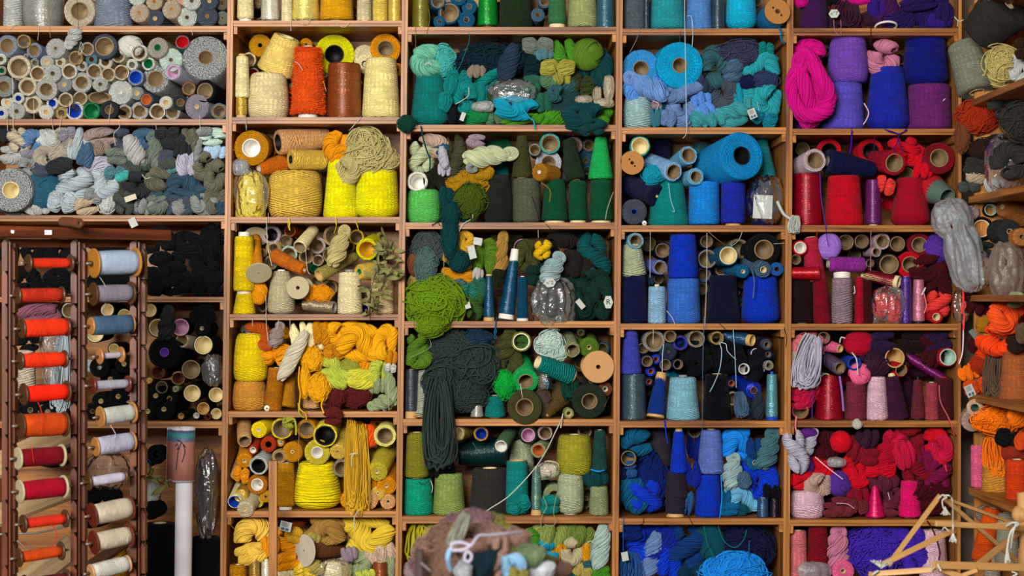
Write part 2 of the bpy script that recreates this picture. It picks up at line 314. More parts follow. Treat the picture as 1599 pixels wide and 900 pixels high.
# ---------------------------------------------------------------- hank shapes (unit box), strands are real geometry
def smooth_noise(K, n, terms=3, seed=0):
    rs = np.random.RandomState(seed); t = np.linspace(0, 1, n)[None, :]; o = np.zeros((K, n))
    for k in range(1, terms + 1): o += rs.uniform(-1, 1, (K, 1)) / k * np.sin(2 * np.pi * k * t * rs.uniform(.5, 1.3, (K, 1)) + rs.uniform(0, 6.28, (K, 1)))
    return o
def bundle(path, rad, K=26, twist=1.0, seed=0, flat=1.0, srad=None, wander=.25, fill=True):
    n = len(path); rs = np.random.RandomState(seed); t = np.linspace(0, 1, n)
    T = np.gradient(path, axis=0); T /= np.linalg.norm(T, axis=1, keepdims=True) + 1e-9
    U = np.zeros_like(path); ref = np.array([.2, 1.0, .1])
    for i in range(n):
        ref = ref - ref.dot(T[i]) * T[i]; ref /= np.linalg.norm(ref) + 1e-9; U[i] = ref
    W = np.cross(T, U)
    ph = (np.arange(K) / K * 2 * np.pi)[:, None] + twist * 2 * np.pi * t[None, :] + wander * smooth_noise(K, n, 3, seed + 1)
    rho = rs.uniform(.84, 1.03, (K, 1)) + .05 * smooth_noise(K, n, 3, seed + 2)
    R = np.broadcast_to(rad, (n,))[None, :]
    S = path[None] + (R * rho * np.cos(ph) * flat)[:, :, None] * U[None] + (R * rho * np.sin(ph))[:, :, None] * W[None]
    if srad is None: srad = np.max(rad) * np.pi / K * 1.15
    sr = np.full((K, n), srad) * np.clip(R / np.max(rad) * 1.5, .25, 1)
    parts = [tubes(S, sr)]
    if fill: parts.append(tubes(path[None], (np.broadcast_to(rad, (n,)) * .86 * min(1, flat))[None, :], 9, rnd=np.array([.25])))
    return merge(parts)
def unit(parts, pad=1.0):
    V, F, U = merge(parts) if isinstance(parts, list) else parts
    lo, hi = V.min(0), V.max(0); V = (V - (lo + hi) / 2) / (hi - lo)
    return mesh_from(V, F, U, True)
def spindle(n, p=.55, e=.22, pinch=0.0):
    t = np.linspace(0, 1, n); r = e + (1 - e) * np.sin(np.pi * t) ** p
    return r * (1 - pinch * np.exp(-((t - .5) / .09) ** 2))
def arc_path(n, a0, a1, rx, rz, lift=.0, seed=0):
    a = np.linspace(a0, a1, n); return np.stack([rx * np.cos(a), lift * np.linspace(-1, 1, n), rz * np.sin(a)], -1)
def line_path(n, p0, p1, sag=(0, 0, 0)):
    t = np.linspace(0, 1, n)[:, None]; return np.array(p0) * (1 - t) + np.array(p1) * t + np.sin(np.pi * t) * np.array(sag)
def make_lump(s):
    n = 40
    if s == 0: return unit([bundle(line_path(n, (-.5, 0, 0), (.5, 0, .05), (0, 0, .10)), .34 * spindle(n, .5, .3), 46, .45, 1)])
    if s == 1: return unit([bundle(line_path(n, (-.5, .05, -.12), (.42, 0, -.2), (0, 0, .06)), .24 * spindle(n, .5, .35), 34, .5, 2), bundle(line_path(n, (-.42, -.08, .22), (.5, -.02, .14), (0, 0, .06)), .25 * spindle(n, .5, .35), 34, .6, 3)])
    if s == 2: return unit([bundle(line_path(n, (-.5, 0, -.1), (.5, 0, .1)), .36 * spindle(n, .4, .45, .5), 46, .2, 4)])
    if s == 3: return unit([bundle(line_path(n, (-.42, .02, .32), (.05, 0, -.36), (-.12, 0, 0)), .22 * spindle(n, .5, .3), 32, .5, 5), bundle(line_path(n, (-.02, -.1, .38), (.2, -.1, -.36), (.04, -.05, 0)), .22 * spindle(n, .5, .3), 32, .4, 6), bundle(line_path(n, (.3, 0, .32), (.42, 0, -.26), (.12, 0, 0)), .2 * spindle(n, .5, .3), 30, -.4, 7)])
    if s == 4: return unit([bundle(arc_path(n, 2.7, -.4, .3, .24), .27 * spindle(n, .4, .45), 40, .9, 8), bundle(line_path(n, (-.4, .12, -.18), (.42, .1, -.22), (0, 0, -.05)), .2 * spindle(n, .5, .4), 28, .5, 9)])
def make_bend(s):
    n = 52
    if s == 0: return unit([bundle(arc_path(n, 2.2, -2.3, .23, .25, .16), .21 * spindle(n, .3, .6), 36, 1.4, 11), bundle(line_path(n, (-.30, .1, .3), (-.22, .12, -.4), (.05, 0, 0)), .17 * spindle(n, .4, .4), 24, .8, 12)])
    if s == 1:
        t = np.linspace(0, 1, n); p = np.stack([.34 * np.sin(2 * np.pi * t * .95), .16 * np.cos(2 * np.pi * t), .46 - .92 * t], -1)
        return unit([bundle(p, .19 * spindle(n, .3, .5), 34, 1.6, 13), bundle(p * [-.8, -.8, .9], .17 * spindle(n, .3, .5), 30, 1.3, 14)])
    if s == 2: return unit([bundle(arc_path(n, np.pi * 1.05, -.15, .24, .36, .1), .22 * spindle(n, .3, .6), 36, 1.2, 15), bundle(arc_path(n, np.pi * 1.2, 2 * np.pi - .5, .22, .16, -.1) + [0, -.10, -.10], .19 * spindle(n, .35, .5), 30, 1.0, 16)])
    if s == 3:
        t = np.linspace(0, 1, n); p = np.stack([-.45 + .9 * t, .1 * np.sin(6.28 * t), .22 * np.sin(2 * np.pi * t * 1.1 + .4)], -1)
        return unit([bundle(p, .21 * spindle(n, .35, .5), 36, 1.5, 17), bundle(line_path(n, (-.35, .1, -.25), (.45, .1, -.2), (0, 0, -.08)), .17 * spindle(n, .4, .45), 28, .8, 18), bundle(line_path(n, (-.3, .12, .28), (.4, .1, .22), (0, 0, .05)), .14 * spindle(n, .4, .45), 24, .8, 19)])
def make_twist(s):
    n = 70; t = np.linspace(0, 1, n); parts = []
    turns = (1.6, 2.2, 1.3)[s]
    for k in range(2):
        a = 2 * np.pi * turns * t + k * np.pi; amp = .19 * np.sin(np.pi * np.clip(t * 1.1 + .0, 0, 1)) ** .4 * (1.0 - .25 * t)
        p = np.stack([amp * np.cos(a), amp * np.sin(a), -.5 + t], -1)
        parts.append(bundle(p, (.16 + .02 * k) * spindle(n, .3, .55) * (1.05 - .2 * t), 30, -.5, 20 + s * 3 + k))
    if s != 1: parts.append(bundle(arc_path(30, -1.2, np.pi + 1.2, .13, .12) + [0, 0, .5], .09, 18, .6, 29))
    return unit(parts)
def make_ball(s):
    K = 64; n = 44; rs = np.random.RandomState(30 + s); t = np.linspace(0, 2 * np.pi, n)
    S = []; ax = rs.normal(size=3)
    for k in range(K):
        if k % 8 == 0: ax = rs.normal(size=3); ax /= np.linalg.norm(ax)
        u = np.cross(ax, [.3, .5, .8]); u /= np.linalg.norm(u); v = np.cross(ax, u); off = ((k % 8) - 3.5) * .085 * (1 if s else .8)
        rr = math.sqrt(max(.02, 1 - off * off)) * (.93 + .07 * k / K)
        S.append(rr * (np.cos(t)[:, None] * u + np.sin(t)[:, None] * v) + off * ax)
    V = tubes(np.array(S), .055, 5)
    v, f, uv = lathe([(.001, -.9)] + [(.9 * math.sin(x), -.9 * math.cos(x)) for x in np.linspace(.2, 2.94, 12)] + [(.001, .9)], 20); uv[:] = .25
    return unit([V, (v, f, uv)])
def make_loose(s):
    rs = np.random.RandomState(40 + s); K = (60, 75, 90)[s]; n = (110, 120, 110)[s]; t = np.linspace(0, 1, n)[None, :]
    C = [np.zeros((K, n)) for _ in range(3)]
    for c in C:
        for k in range(1, (7, 9, 13)[s]): c += rs.normal(size=(K, 1)) / k ** .45 * np.sin(2 * np.pi * k * t * rs.uniform(.4, 1.1, (K, 1)) + rs.uniform(0, 6.28, (K, 1)))
    S = np.stack(C, -1); S /= np.linalg.norm(S, axis=2, keepdims=True) + .25
    lay = rs.uniform(.72, 1.0, (K, 1, 1)) + .14 * (rs.uniform(size=(K, 1, 1)) > .8); lump = 1 + .10 * np.sin(S[:, :, :1] * 3 + s) * np.cos(S[:, :, 2:] * 3.4 + 1.3 * s + .6)
    S = S * lay * lump
    V = tubes(S, (.028, .024, .03)[s], 5)
    v, f, uv = lathe([(.001, -.74)] + [(.74 * math.sin(x), -.74 * math.cos(x)) for x in np.linspace(.2, 2.94, 12)] + [(.001, .74)], 20); uv[:] = .25
    return unit([V, (v, f, uv)])
def make_hang(s):
    rs = np.random.RandomState(50 + s); K = 54; n = 60; t = np.linspace(0, 1, n)[None, :]
    x0 = rs.normal(0, .16, (K, 1)); wdt = rs.uniform(.1, .42, (K, 1)); bot = rs.uniform(-1.0, -.8, (K, 1)); y0 = rs.uniform(-.13, .13, (K, 1))
    a = np.pi * t; X = x0 * (.6 + .4 * np.sin(a)) - wdt * np.cos(a) * (np.sin(a) ** .3 * .75 + .25) + .05 * smooth_noise(K, n, 4, 60 + s)
    Z = bot * np.sin(a) ** .55 + .04 * smooth_noise(K, n, 3, 61 + s); Yy = y0 + .06 * smooth_noise(K, n, 3, 62 + s)
    S = np.stack([X, Yy + np.zeros_like(t), Z], -1)
    return unit([tubes(S, .022, 5)])
def make_coil(s):
    n = 80; parts = []
    for k in range(5):
        a = np.linspace(.3 * k, 2 * np.pi + .3 * k, n); rx, rz = .10 + .035 * k, .36 + .03 * (k % 3)
        q = np.stack([rx * np.cos(a) + .06 * np.sin(2 * a + k), .10 * np.sin(a + k * 1.6) - .03 * k, rz * np.sin(a) + .03 * np.cos(3 * a + k)], -1)
        parts.append(bundle(q, .085 + .008 * (k % 2), 20, 1.2 + .4 * k, 70 + k))
    return unit(parts)
def make_roving(s):
    rs = np.random.RandomState(80 + s); K = 300; n = 30; t = np.linspace(0, 1, n)[None, :]; C_ = [np.zeros((K, n)) for _ in range(3)]
    for c in C_:
        for k in range(1, 4): c += rs.normal(size=(K, 1)) / k ** .8 * np.sin(2 * np.pi * k * t * rs.uniform(.25, .6, (K, 1)) + rs.uniform(0, 6.28, (K, 1)))
    S = np.stack(C_, -1); S /= np.linalg.norm(S, axis=2, keepdims=True) + .12
    S = S * rs.uniform(.8, 1.16, (K, 1, 1)) * (1 + .14 * np.sin(S[:, :, :1] * 5 + s) * np.cos(S[:, :, 2:] * 4 + s))
    v, f, uv = lathe([(.001, -.84)] + [(.84 * math.sin(x), -.84 * math.cos(x)) for x in np.linspace(.2, 2.94, 14)] + [(.001, .84)], 24, .08, s); uv[:] = .25
    return unit([tubes(S, .02, 4), (v, f, uv)])
SHAPES = {}
MK = dict(l=(make_lump, 5), b=(make_bend, 4), t=(make_twist, 3), o=(make_ball, 2), x=(make_loose, 3), g=(make_hang, 2), c=(make_coil, 1), r=(make_roving, 2))
for k, (fn, cnt) in MK.items(): SHAPES[k] = [fn(i) for i in range(cnt)]
HN = dict(l=('yarn_skein', 'plump {} yarn skein', 'skein'), b=('yarn_hank', 'folded {} yarn hank', 'hank'), t=('yarn_hank', 'twisted {} yarn hank', 'hank'), o=('yarn_ball', 'wound {} yarn ball', 'ball'),
          x=('yarn_tangle', 'loose tangle of {} yarn', 'tangle'), g=('yarn_hank', 'hanging loops of {} yarn', 'hank'), c=('yarn_hank', 'long oval {} yarn hank', 'hank'), r=('wool_clump', 'fluffy {} wool clump', 'wool'))

# ---------------------------------------------------------------- the current compartment
class C: ox = oy = 0.0; s = 1.0; shelf = 0; phrase = ''; side = False; n = 0; bay = None; top = None
def cell(ox, oy, s, shelf, phrase, side=False):
    C.ox, C.oy, C.s, C.shelf, C.phrase, C.side = ox, oy, s, shelf, phrase, side; C_PHRASE[0] = phrase; C.bay = None; C.top = None
    if side or not shelf: return
    for b_ in BAYS:
        if b_[1] - 30 <= ox + 60 <= b_[5]: C.bay = b_
    lev = [q[1] for q in C.bay[7] if q[1] < shelf - 20]; C.top = max(lev) if lev else None
def limits(pyy):      # inner left, right X and floor, ceiling Z of the compartment
    b_ = C.bay; return ((lean_x(b_[2], b_[3], pyy) - 799.5) * PX, (lean_x(b_[4], b_[6], pyy) - 799.5) * PX, zf(C.shelf), zf(C.top) if C.top else 9.0)
def lean_x(x, lean, p): return x + lean * p / 900.0
def keep(P, rx, rz, floor=True):      # shift a point so that a body of half-size rx, rz stays inside the compartment
    if C.bay is None or P.y < .0: return P
    xl, xr, zb, zt = limits(EYE - (P.z - ZC) / PX); rx = min(rx, (xr - xl) / 2)
    x = min(max(P.x, xl + rx + .001), xr - rx - .001); z = P.z
    if z + rz > zt - .001: z = zt - .001 - rz
    if floor and z - rz < zb + .0005: z = zb + .0005 + rz
    return Vector((x, P.y, z))
def px(x): return C.ox + float(x) * C.s
def py(y): return C.oy + float(y) * C.s
def side_y(x, inset=.06): return min(-.03, FPX * (1.42 + inset) / max(1., x - 799.5) - D)
def rot_to(axis): return Vector((0, 0, 1)).rotation_difference(axis.normalized())

def roll(name, label, cat, P0, P1, r0, r1, rin, col, core, st='matte', pr='cone', ct=0.0, cb=0.0, rc0=None, rc1=None, fuzz=False, corelen=None, wall=.14, plug=False, short=None, base=None):
    """yarn wound on a hollow tube: P0 and P1 are the ends of the thing, cb and ct how far the tube stands out at either end"""
    ax = P1 - P0; L = ax.length; C.n += 1; sd = C.n
    e = empty(name, label, cat, P0, rot_to(ax), short, base)
    z0, z1 = cb, L - ct; h = z1 - z0; rc0 = rc0 or rin; rc1 = rc1 or rin
    if pr == 'cone': sh = [(0, .90), (.035, .985), (.08, 1), (.3, 1), (.5, 1), (.7, 1), (.92, 1), (.975, .985), (1, .93)]
    elif pr == 'bevel': sh = [(0, .62), (.06, .86), (.13, 1), (.3, 1), (.5, 1), (.7, 1), (.92, 1), (.98, .99), (1, .94)]
    elif pr == 'barrel': sh = [(0, .80), (.06, .92), (.16, .99), (.35, 1.03), (.5, 1.04), (.65, 1.03), (.86, .99), (.95, .93), (1, .82)]
    elif pr == 'bulb': sh = [(0, .55), (.05, .78), (.13, .96), (.25, 1.05), (.4, 1.06), (.55, 1.05), (.7, 1.02), (.85, 1.0), (.95, .96), (1, .85)]
    elif pr == 'roll': sh = [(0, .955), (.01, .99), (.03, 1), (.3, 1), (.6, 1), (.97, 1), (1, .96)]
    prof = [(rc0 * .98, z0 + .001)]
    rr0 = r0 * sh[0][1]
    for q in (.35, .7): prof.append((rc0 + (rr0 - rc0) * q, z0))
    for q, m in sh: prof.append(((r0 + (r1 - r0) * q) * m, z0 + h * q))
    rr1 = r1 * sh[-1][1]
    for q in (.7, .35): prof.append((rc1 + (rr1 - rc1) * q, z1 + .001))
    prof.append((rc1 * .98, z1 - .001))
    big = max(r0, r1) > .045
    v, f, uv = lathe(prof, 40 if big else 26, .012 if st != 'fine' else .004, sd)
    mat = tweed_mat() if col == 'tweed' else yarn_mat(col, st)
    yo = link('yarn', mesh_from(v, f, uv), mat, e)
    a, b = (-.0015 if cb <= 0 and name != 'yarn_cone' else 0.0), (L + .0015 if ct <= 0 else L)
    i0, i1 = rc0 * (1 - wall), rc1 * (1 - wall)
    md = L * .5; im = (i0 + i1) / 2
    cp = [(.0005, md), (im, md - .001), (i0, a + .001), (i0 + .0003, a), (rc0 - .0003, a), (rc0, a + .001), ((rc0 + rc1) / 2, md), (rc1, b - .001), (rc1 - .0003, b), (i1 + .0003, b), (i1, b - .001), (im, md + .001), (.0005, md)]
    v, f, uv = lathe(cp, 22, 0, sd)
    link('core_tube', mesh_from(v, f, uv), plain_mat(core, .55, .3, 60, .15), e)
    if fuzz: fuzz_part(e, [(q[0], q[1]) for q in prof[3:-3]], col, sd)
    return e
def fuzz_part(e, prof, col, sd, K=5200, ln=.009):
    rs = np.random.RandomState(sd); pr = np.array(prof); q = rs.uniform(0, len(pr) - 1.001, K); i = q.astype(int); w_ = (q - i)[:, None]
    p = pr[i] * (1 - w_) + pr[i + 1] * w_; a = rs.uniform(0, 6.283, K)
    B = np.stack([p[:, 0] * np.cos(a), p[:, 0] * np.sin(a), p[:, 1]], -1); nrm = np.stack([np.cos(a), np.sin(a), rs.uniform(-.8, .8, K)], -1) + rs.normal(0, .35, (K, 3))
    tan = rs.normal(size=(K, 3)); tan /= np.linalg.norm(tan, axis=1, keepdims=True)
    V = np.stack([B - tan * .0011, B + tan * .0011, B + nrm * ln * rs.uniform(.5, 1.2, (K, 1))], 1).reshape(-1, 3)
    F = np.arange(K * 3).reshape(-1, 3); U = np.repeat(np.stack([rs.uniform(0, .5, K), np.zeros(K)], -1), 3, 0)
    o = link('pile', mesh_from(V, F, U, False), hank_mat(col), e); o['kind'] = 'stuff'
def opts(tok):
    k = {}
    for t in tok:
        a, b = t.split('=', 1)
        try: k[a] = float(b)
        except ValueError: k[a] = b
    return k
def do_S(t):      # a cone or cylinder standing upright
    x, wb, wt, yt = map(float, t[:4]); col = t[4]; k = opts(t[5:]); s = C.s
    st = k.get('st', 'matte'); pr = k.get('pr', 'cone'); rb = wb * s * PX / 2
    Y = k.get('Y', .018 + max(wb, wt) * s * PX / 2 + (.15 if k.get('b') else 0)); X = px(x)
    if C.side and 'Y' not in k: Y = side_y(X)
    sc = (D + Y) / D
    top = at(X, py(yt), Y); base = at(X, 0, Y)
    base.z = zf(C.shelf) + .0006 if 'yb' not in k else at(X, py(k['yb']), Y).z
    top.x += k.get('lean', 0) * s * PX * sc
    rt = wt * s * PX / 2 * sc; rb *= sc
    if C.bay and Y > .0:
        q = keep(Vector((base.x, base.y, (base.z + top.z) / 2)), max(rb, rt), 0, False); dxs = q.x - base.x; base.x += dxs; top.x += dxs
        if Y + rb > .318: base.y = top.y = .318 - rb
    ct = k.get('ct', 0) * s * PX; cb = k.get('cb', 0) * s * PX
    rin = min(rb, rt) * k.get('rin', .42)
    word = 'conical' if wt / wb < .84 else 'cylindrical' if pr != 'barrel' else 'squat barrel-shaped'
    if pr == 'bulb': word = 'huge bulbous'
    ex = {'silk': ' glossy', 'soft': ' fluffy'}.get(st, ''); ex = ' fuzzy' if k.get('fuzz') else ex
    ex2 = ' stacked on another' if 'yb' in k and not C.side else ''
    size = 'small ' if wb * s < 26 else 'large ' if wb * s > 58 else ''
    bs = f"{size}{word}{ex} {nice(col)} yarn spool{ex2}"; lab = k.get('lab', '').replace('_', ' ') or bs + ' ' + C.phrase
    roll('yarn_cone', lab, 'yarn cone', base, top, rb, rt, rin, col, k.get('core', 'cream_core'), st, pr, ct, cb, rb * k.get('rc0', .5), rin, bool(k.get('fuzz')), short=nice(col) + ' spool', base=None if 'lab' in k else bs)
def do_E(t):      # a roll lying with one end to the front
    x, y, R, r = map(float, t[:4]); col, core = t[4], t[5]; k = opts(t[6:]); s = C.s; X, Yp = px(x), py(y)
    Y = k.get('Y', .02 + random.uniform(0, .035) + (.13 if k.get('b') else 0))
    if C.side and 'Y' not in k: Y = side_y(X)
    ln = k.get('len', .15 if R * s > 8 else .12); ln = min(ln, .315 - Y)
    sc = (D + Y) / D; R *= s * PX * sc; r *= s * PX * sc
    thin = r / R > .78
    P0 = at(X, Yp, Y)
    dx = k.get('dx', random.uniform(-.3, .3) * R / (s * PX)); dy = k.get('dy', random.uniform(-.15, .3) * R / (s * PX))
    off = Vector((dx * s * PX, 0, -dy * s * PX)); ol = off.length
    P1 = P0 + off + Vector((0, math.sqrt(max(ln * ln - ol * ol, (ln * .45) ** 2)), 0))
    if C.bay and Y >= 0: P0 = keep(P0, R * 1.015, R * k.get('sq', 1) * 1.015); P1 = keep(P1, R * 1.09, R * k.get('sq', 1) * 1.09)
    back = k.get('rb', 1.07 if r / R < .4 else .86 if not thin else .95)
    size = 'small ' if R < .017 else 'large ' if R > .042 else ''
    a = 'thin-walled ' if thin else ''
    bs = f"{size}{a}{nice(col)} yarn roll with " + ('a hollow end' if core == 'dark_hole' else f"{nice(core)} core".replace('card ', 'cardboard '))
    lab = k.get('lab', '').replace('_', ' ') or bs + ' ' + C.phrase
    e = roll('yarn_roll', lab, 'yarn roll', P0, P1, R, R * back, r, col, core, k.get('st', 'matte'), 'roll', rc1=r * .9, wall=.12 if r > .006 else .35, short=bs, base=None if 'lab' in k else bs)
    if 'sq' in k: e.scale = (1, k['sq'], 1)
def do_L(t):      # a roll lying or leaning across: from the end that shows to the other end
    x0, y0, x1, y1, r0, r1 = map(float, t[:6]); col = t[6]; k = opts(t[7:]); s = C.s
    A, B = (px(x0), py(y0)), (px(x1), py(y1)); rm = max(r0, r1) * s * PX
    Y0 = k.get('Y0', .02 + rm * .8 + (.12 if k.get('b') else 0)); Y1 = k.get('Y1', Y0 + .03)
    if C.side and 'Y0' not in k: Y0 = side_y(A[0]); Y1 = side_y(B[0]) + k.get('dY', 0)
    P0, P1 = at(*A, Y0), at(*B, Y1); sc = (D + Y0) / D
    bs = f"{'glossy ' if k.get('st') == 'silk' else ''}{nice(col)} yarn spool {'leaning' if abs(y1 - y0) > abs(x1 - x0) else 'lying sideways'}"; lab = k.get('lab', '').replace('_', ' ') or bs + ' ' + C.phrase
    r0 *= s * PX * sc; r1 *= s * PX * sc; rin = k.get('rin', .4)
    if C.bay and Y0 >= 0:
        ax = (P1 - P0).normalized(); hz = math.sqrt(max(0, 1 - ax.z ** 2)) * 1.02; hx = math.sqrt(max(0, 1 - ax.x ** 2)) * 1.02
        xl, xr, zb, zt = limits(EYE - ((P0.z + P1.z) / 2 - ZC) / PX)
        up = max(0, zb + .0006 - min(P0.z - r0 * hz, P1.z - r1 * hz)); dn = max(0, max(P0.z + r0 * hz, P1.z + r1 * hz) - zt + .001)
        rt_ = max(0, xl + .001 - min(P0.x - r0 * hx, P1.x - r1 * hx)); lf = max(0, max(P0.x + r0 * hx, P1.x + r1 * hx) - xr + .001)
        v = Vector((rt_ - lf, 0, up - dn)); P0 = P0 + v; P1 = P1 + v
    roll('yarn_cone', lab, 'yarn cone', P0, P1, r0, r1, min(r0, r1) * rin, col, k.get('core', 'cream_core'), k.get('st', 'matte'), k.get('pr', 'cone'), k.get('ct', 0) * s * PX, k.get('cb', 0) * s * PX, r0 * rin, r1 * rin, short=bs, base=None if 'lab' in k else bs)
def do_W(t, extra=None):      # a flanged bobbin
    x0, y0, x1, y1, r, rf = map(float, t[:6]); col, fl = t[6], t[7]; k = opts(t[8:]); s = C.s
    rm = rf * s * PX; Y0 = k.get('Y0', .02 + rm); Y1 = k.get('Y1', Y0)
    P0, P1 = at(px(x0), py(y0), Y0), at(px(x1), py(y1), Y1); sc = (D + Y0) / D; r *= s * PX * sc; rf *= s * PX * sc
    ax = P1 - P0; L = ax.length; ft = k.get('ft', .004)
    lab = k.get('lab', '').replace('_', ' ') or f"flanged bobbin of {nice(col)} thread {C.phrase}"
    e = empty('thread_bobbin', lab, 'bobbin', P0, rot_to(ax)); C.n += 1
    n = 9; prof = [(r * .5, 0)] + [(r * (1 + .05 * math.sin(math.pi * q)), L * q) for q in np.linspace(0.002, .998, n)] + [(r * .5, L)]
    v, f, uv = lathe(prof, 28, .012, C.n); link('thread', mesh_from(v, f, uv), yarn_mat(col, k.get('st', 'fine')), e)
    fm = plain_mat(fl, .4, .5, 25, .2)
    for a, b in ((-ft, 0.0), (L, L + ft)):
        v, f, uv = lathe([(.003, a), (rf * .94, a), (rf, a + ft * .3), (rf, b - ft * .3), (rf * .94, b), (.003, b), (.003, a)], 32)
        link('flange', mesh_from(v, f, uv, False), fm, e)
    if k.get('rod'):
        q = k['rod']; v, f, uv = lathe([(.0005, -q), (.0028, -q), (.0028, L + q), (.0005, L + q)], 10)
        link('rod', mesh_from(v, f, uv), plain_mat('grey_core', .3, .6, 20, .1), e)
        for a in (-ft - .014, L + ft):
            v, f, uv = lathe([(.003, a), (rf * .16, a + .002), (rf * .2, a + .006), (rf * .14, a + .012), (.003, a + .014)], 14)
            link('collar', mesh_from(v, f, uv), plain_mat('dark_flange', .4, .5, 25, .2), e)
    return e
def plate_mesh(R, r, holes, rh, z):      # a disc with its bore and peg holes cut through
    cu = bpy.data.curves.new('plate', 'CURVE'); cu.dimensions = '2D'; cu.fill_mode = 'BOTH'; cu.extrude = .002
    for cx, cy, rr, n in [(0, 0, R, 56), (0, 0, r, 20)] + [(x, y, rh, 14) for x, y in holes]:
        sp = cu.splines.new('POLY'); sp.points.add(n - 1); sp.use_cyclic_u = True
        for i in range(n): q = 2 * math.pi * i / n; sp.points[i].co = (cx + rr * math.cos(q), cy + rr * math.sin(q), 0, 1)
    tmp = bpy.data.objects.new('tmp', cu); COL.objects.link(tmp); me = bpy.data.meshes.new_from_object(tmp); bpy.data.objects.remove(tmp)
    me.transform(Matrix.Translation((0, 0, z + .002))); me.materials.clear(); return me
def do_D(t):      # a flanged spool with its round end plate to the front
    x, y, R, r = map(float, t[:4]); fl, col = t[4], t[5]; k = opts(t[6:]); s = C.s; Y = k.get('Y', .015); P0 = at(px(x), py(y), Y); sc = (D + Y) / D
    R *= s * PX * sc; r *= s * PX * sc; off = Vector((k.get('dx', 0) * s * PX, .12, -k.get('dy', 0) * s * PX)); ax = off
    lab = k.get('lab', '').replace('_', ' ') or f"{nice(col)} yarn spool with {nice(fl)} end plate {C.phrase}"
    e = empty('plate_spool', lab, 'spool', P0, rot_to(ax)); C.n += 1; L = ax.length
    for a in (0, L):
        if k.get('holes'): me = plate_mesh(R, r, [(q * r * 1.6, q * r * 2.0) for q in (-1, 1)], r * .55, a)
        else:
            v, f, uv = lathe([(r, a), (R * .97, a), (R, a + .001), (R, a + .003), (R * .97, a + .004), (r, a + .004), (r, a)], 48); me = mesh_from(v, f, uv, False)
        link('end_plate', me, plain_mat(fl, .7, .2, 90, .12), e)
    ry = k.get('ry', .8) * R; v, f, uv = lathe([(r, .014), (ry, .0145), (ry, L * .5), (ry, L - .001), (r, L - .0005)], 36, .01, C.n)
    link('yarn', mesh_from(v, f, uv), yarn_mat(col), e)
    v, f, uv = lathe([(.0004, L * .6), (r * .8, L * .6 - .001), (r * .8, -.001), (r * 1.15, -.001), (r * 1.15, .003), (r, L)], 20)
    link('core_tube', mesh_from(v, f, uv), plain_mat('brown_core', .6, .2, 60, .2), e)
    return e
COORD = {}
def do_H(kind, t):
    x, y, w_, h = map(float, t[:4]); col = t[4]; k = opts(t[5:]); s = C.s; X, Yp = px(x), py(y)
    g = 1.2; W, H = w_ * s * PX * g, h * s * PX * g; v = int(k.get('v', random.randrange(len(SHAPES[kind]))))
    d = min(max(min(W, H) * .8, .035), .15)
    Y = k.get('Y', .012 + d / 2 + random.uniform(0, .03) + (.13 if k.get('b') else 0)); Y = min(Y, .32 - d / 2)  # some hanks set at the back have shade put into their dark colours
    if C.side and 'Y' not in k: Y = side_y(X)
    me = SHAPES[kind][v]; P = at(X, Yp, Y); sc = (D + Y) / D
    name, phr, cat = HN[kind]
    size = 'small ' if max(W, H) < .062 else 'large ' if max(W, H) > .125 else ''
    bs = size + phr.format(nice(col)); lab = k.get('lab', '').replace('_', ' ') or bs + ' ' + C.phrase
    if C.bay and Y - d / 2 >= .0: P = keep(P, W * .49, H * .49)
    o = tag(link(name, me, hank_mat(col)), lab, cat, None, phr.format(nice(col)), None if 'lab' in k else bs)
    rot = k.get('rot', random.uniform(-12, 12) if kind != 'x' else 0); sw = kind in 'lbox' and 'rot' not in k
    if kind == 't' and W > H: rot += 90; W, H = H, W
    if kind == 'l' and H > W * 1.1 and v != 3: rot += 90; W, H = H, W
    fx = -1 if sw and random.random() < .5 else 1; fz = -1 if sw and random.random() < .5 else 1
    o.scale = (W * sc, d, H * sc)
    o.rotation_euler = (0, math.radians(-rot) + (math.pi if fz < 0 else 0), 0); o.location = P
    if fx * fz < 0: o.scale[0] *= -1
    if C.bay and Y >= .02 and d / 2 <= Y + .02:      # settle the hank between boards, panels and back
        co = COORD.get(me.name)
        if co is None: co = np.zeros(len(me.vertices) * 3); me.vertices.foreach_get('co', co); co = COORD[me.name] = co.reshape(-1, 3)[::3]
        w3 = co * np.array(o.scale) @ np.array(o.rotation_euler.to_matrix()).T; lo, hi = w3.min(0) - .0015, w3.max(0) + .0015
        xl, xr, zb, zt = limits(EYE - (o.location.z - ZC) / PX)
        if hi[0] - lo[0] < xr - xl: o.location.x = min(max(o.location.x, xl + .001 - lo[0]), xr - .001 - hi[0])
        if hi[2] - lo[2] < zt - zb: o.location.z = max(min(o.location.z, zt - hi[2]), zb - lo[2])
        o.location.y = min(o.location.y, .32 - hi[1])
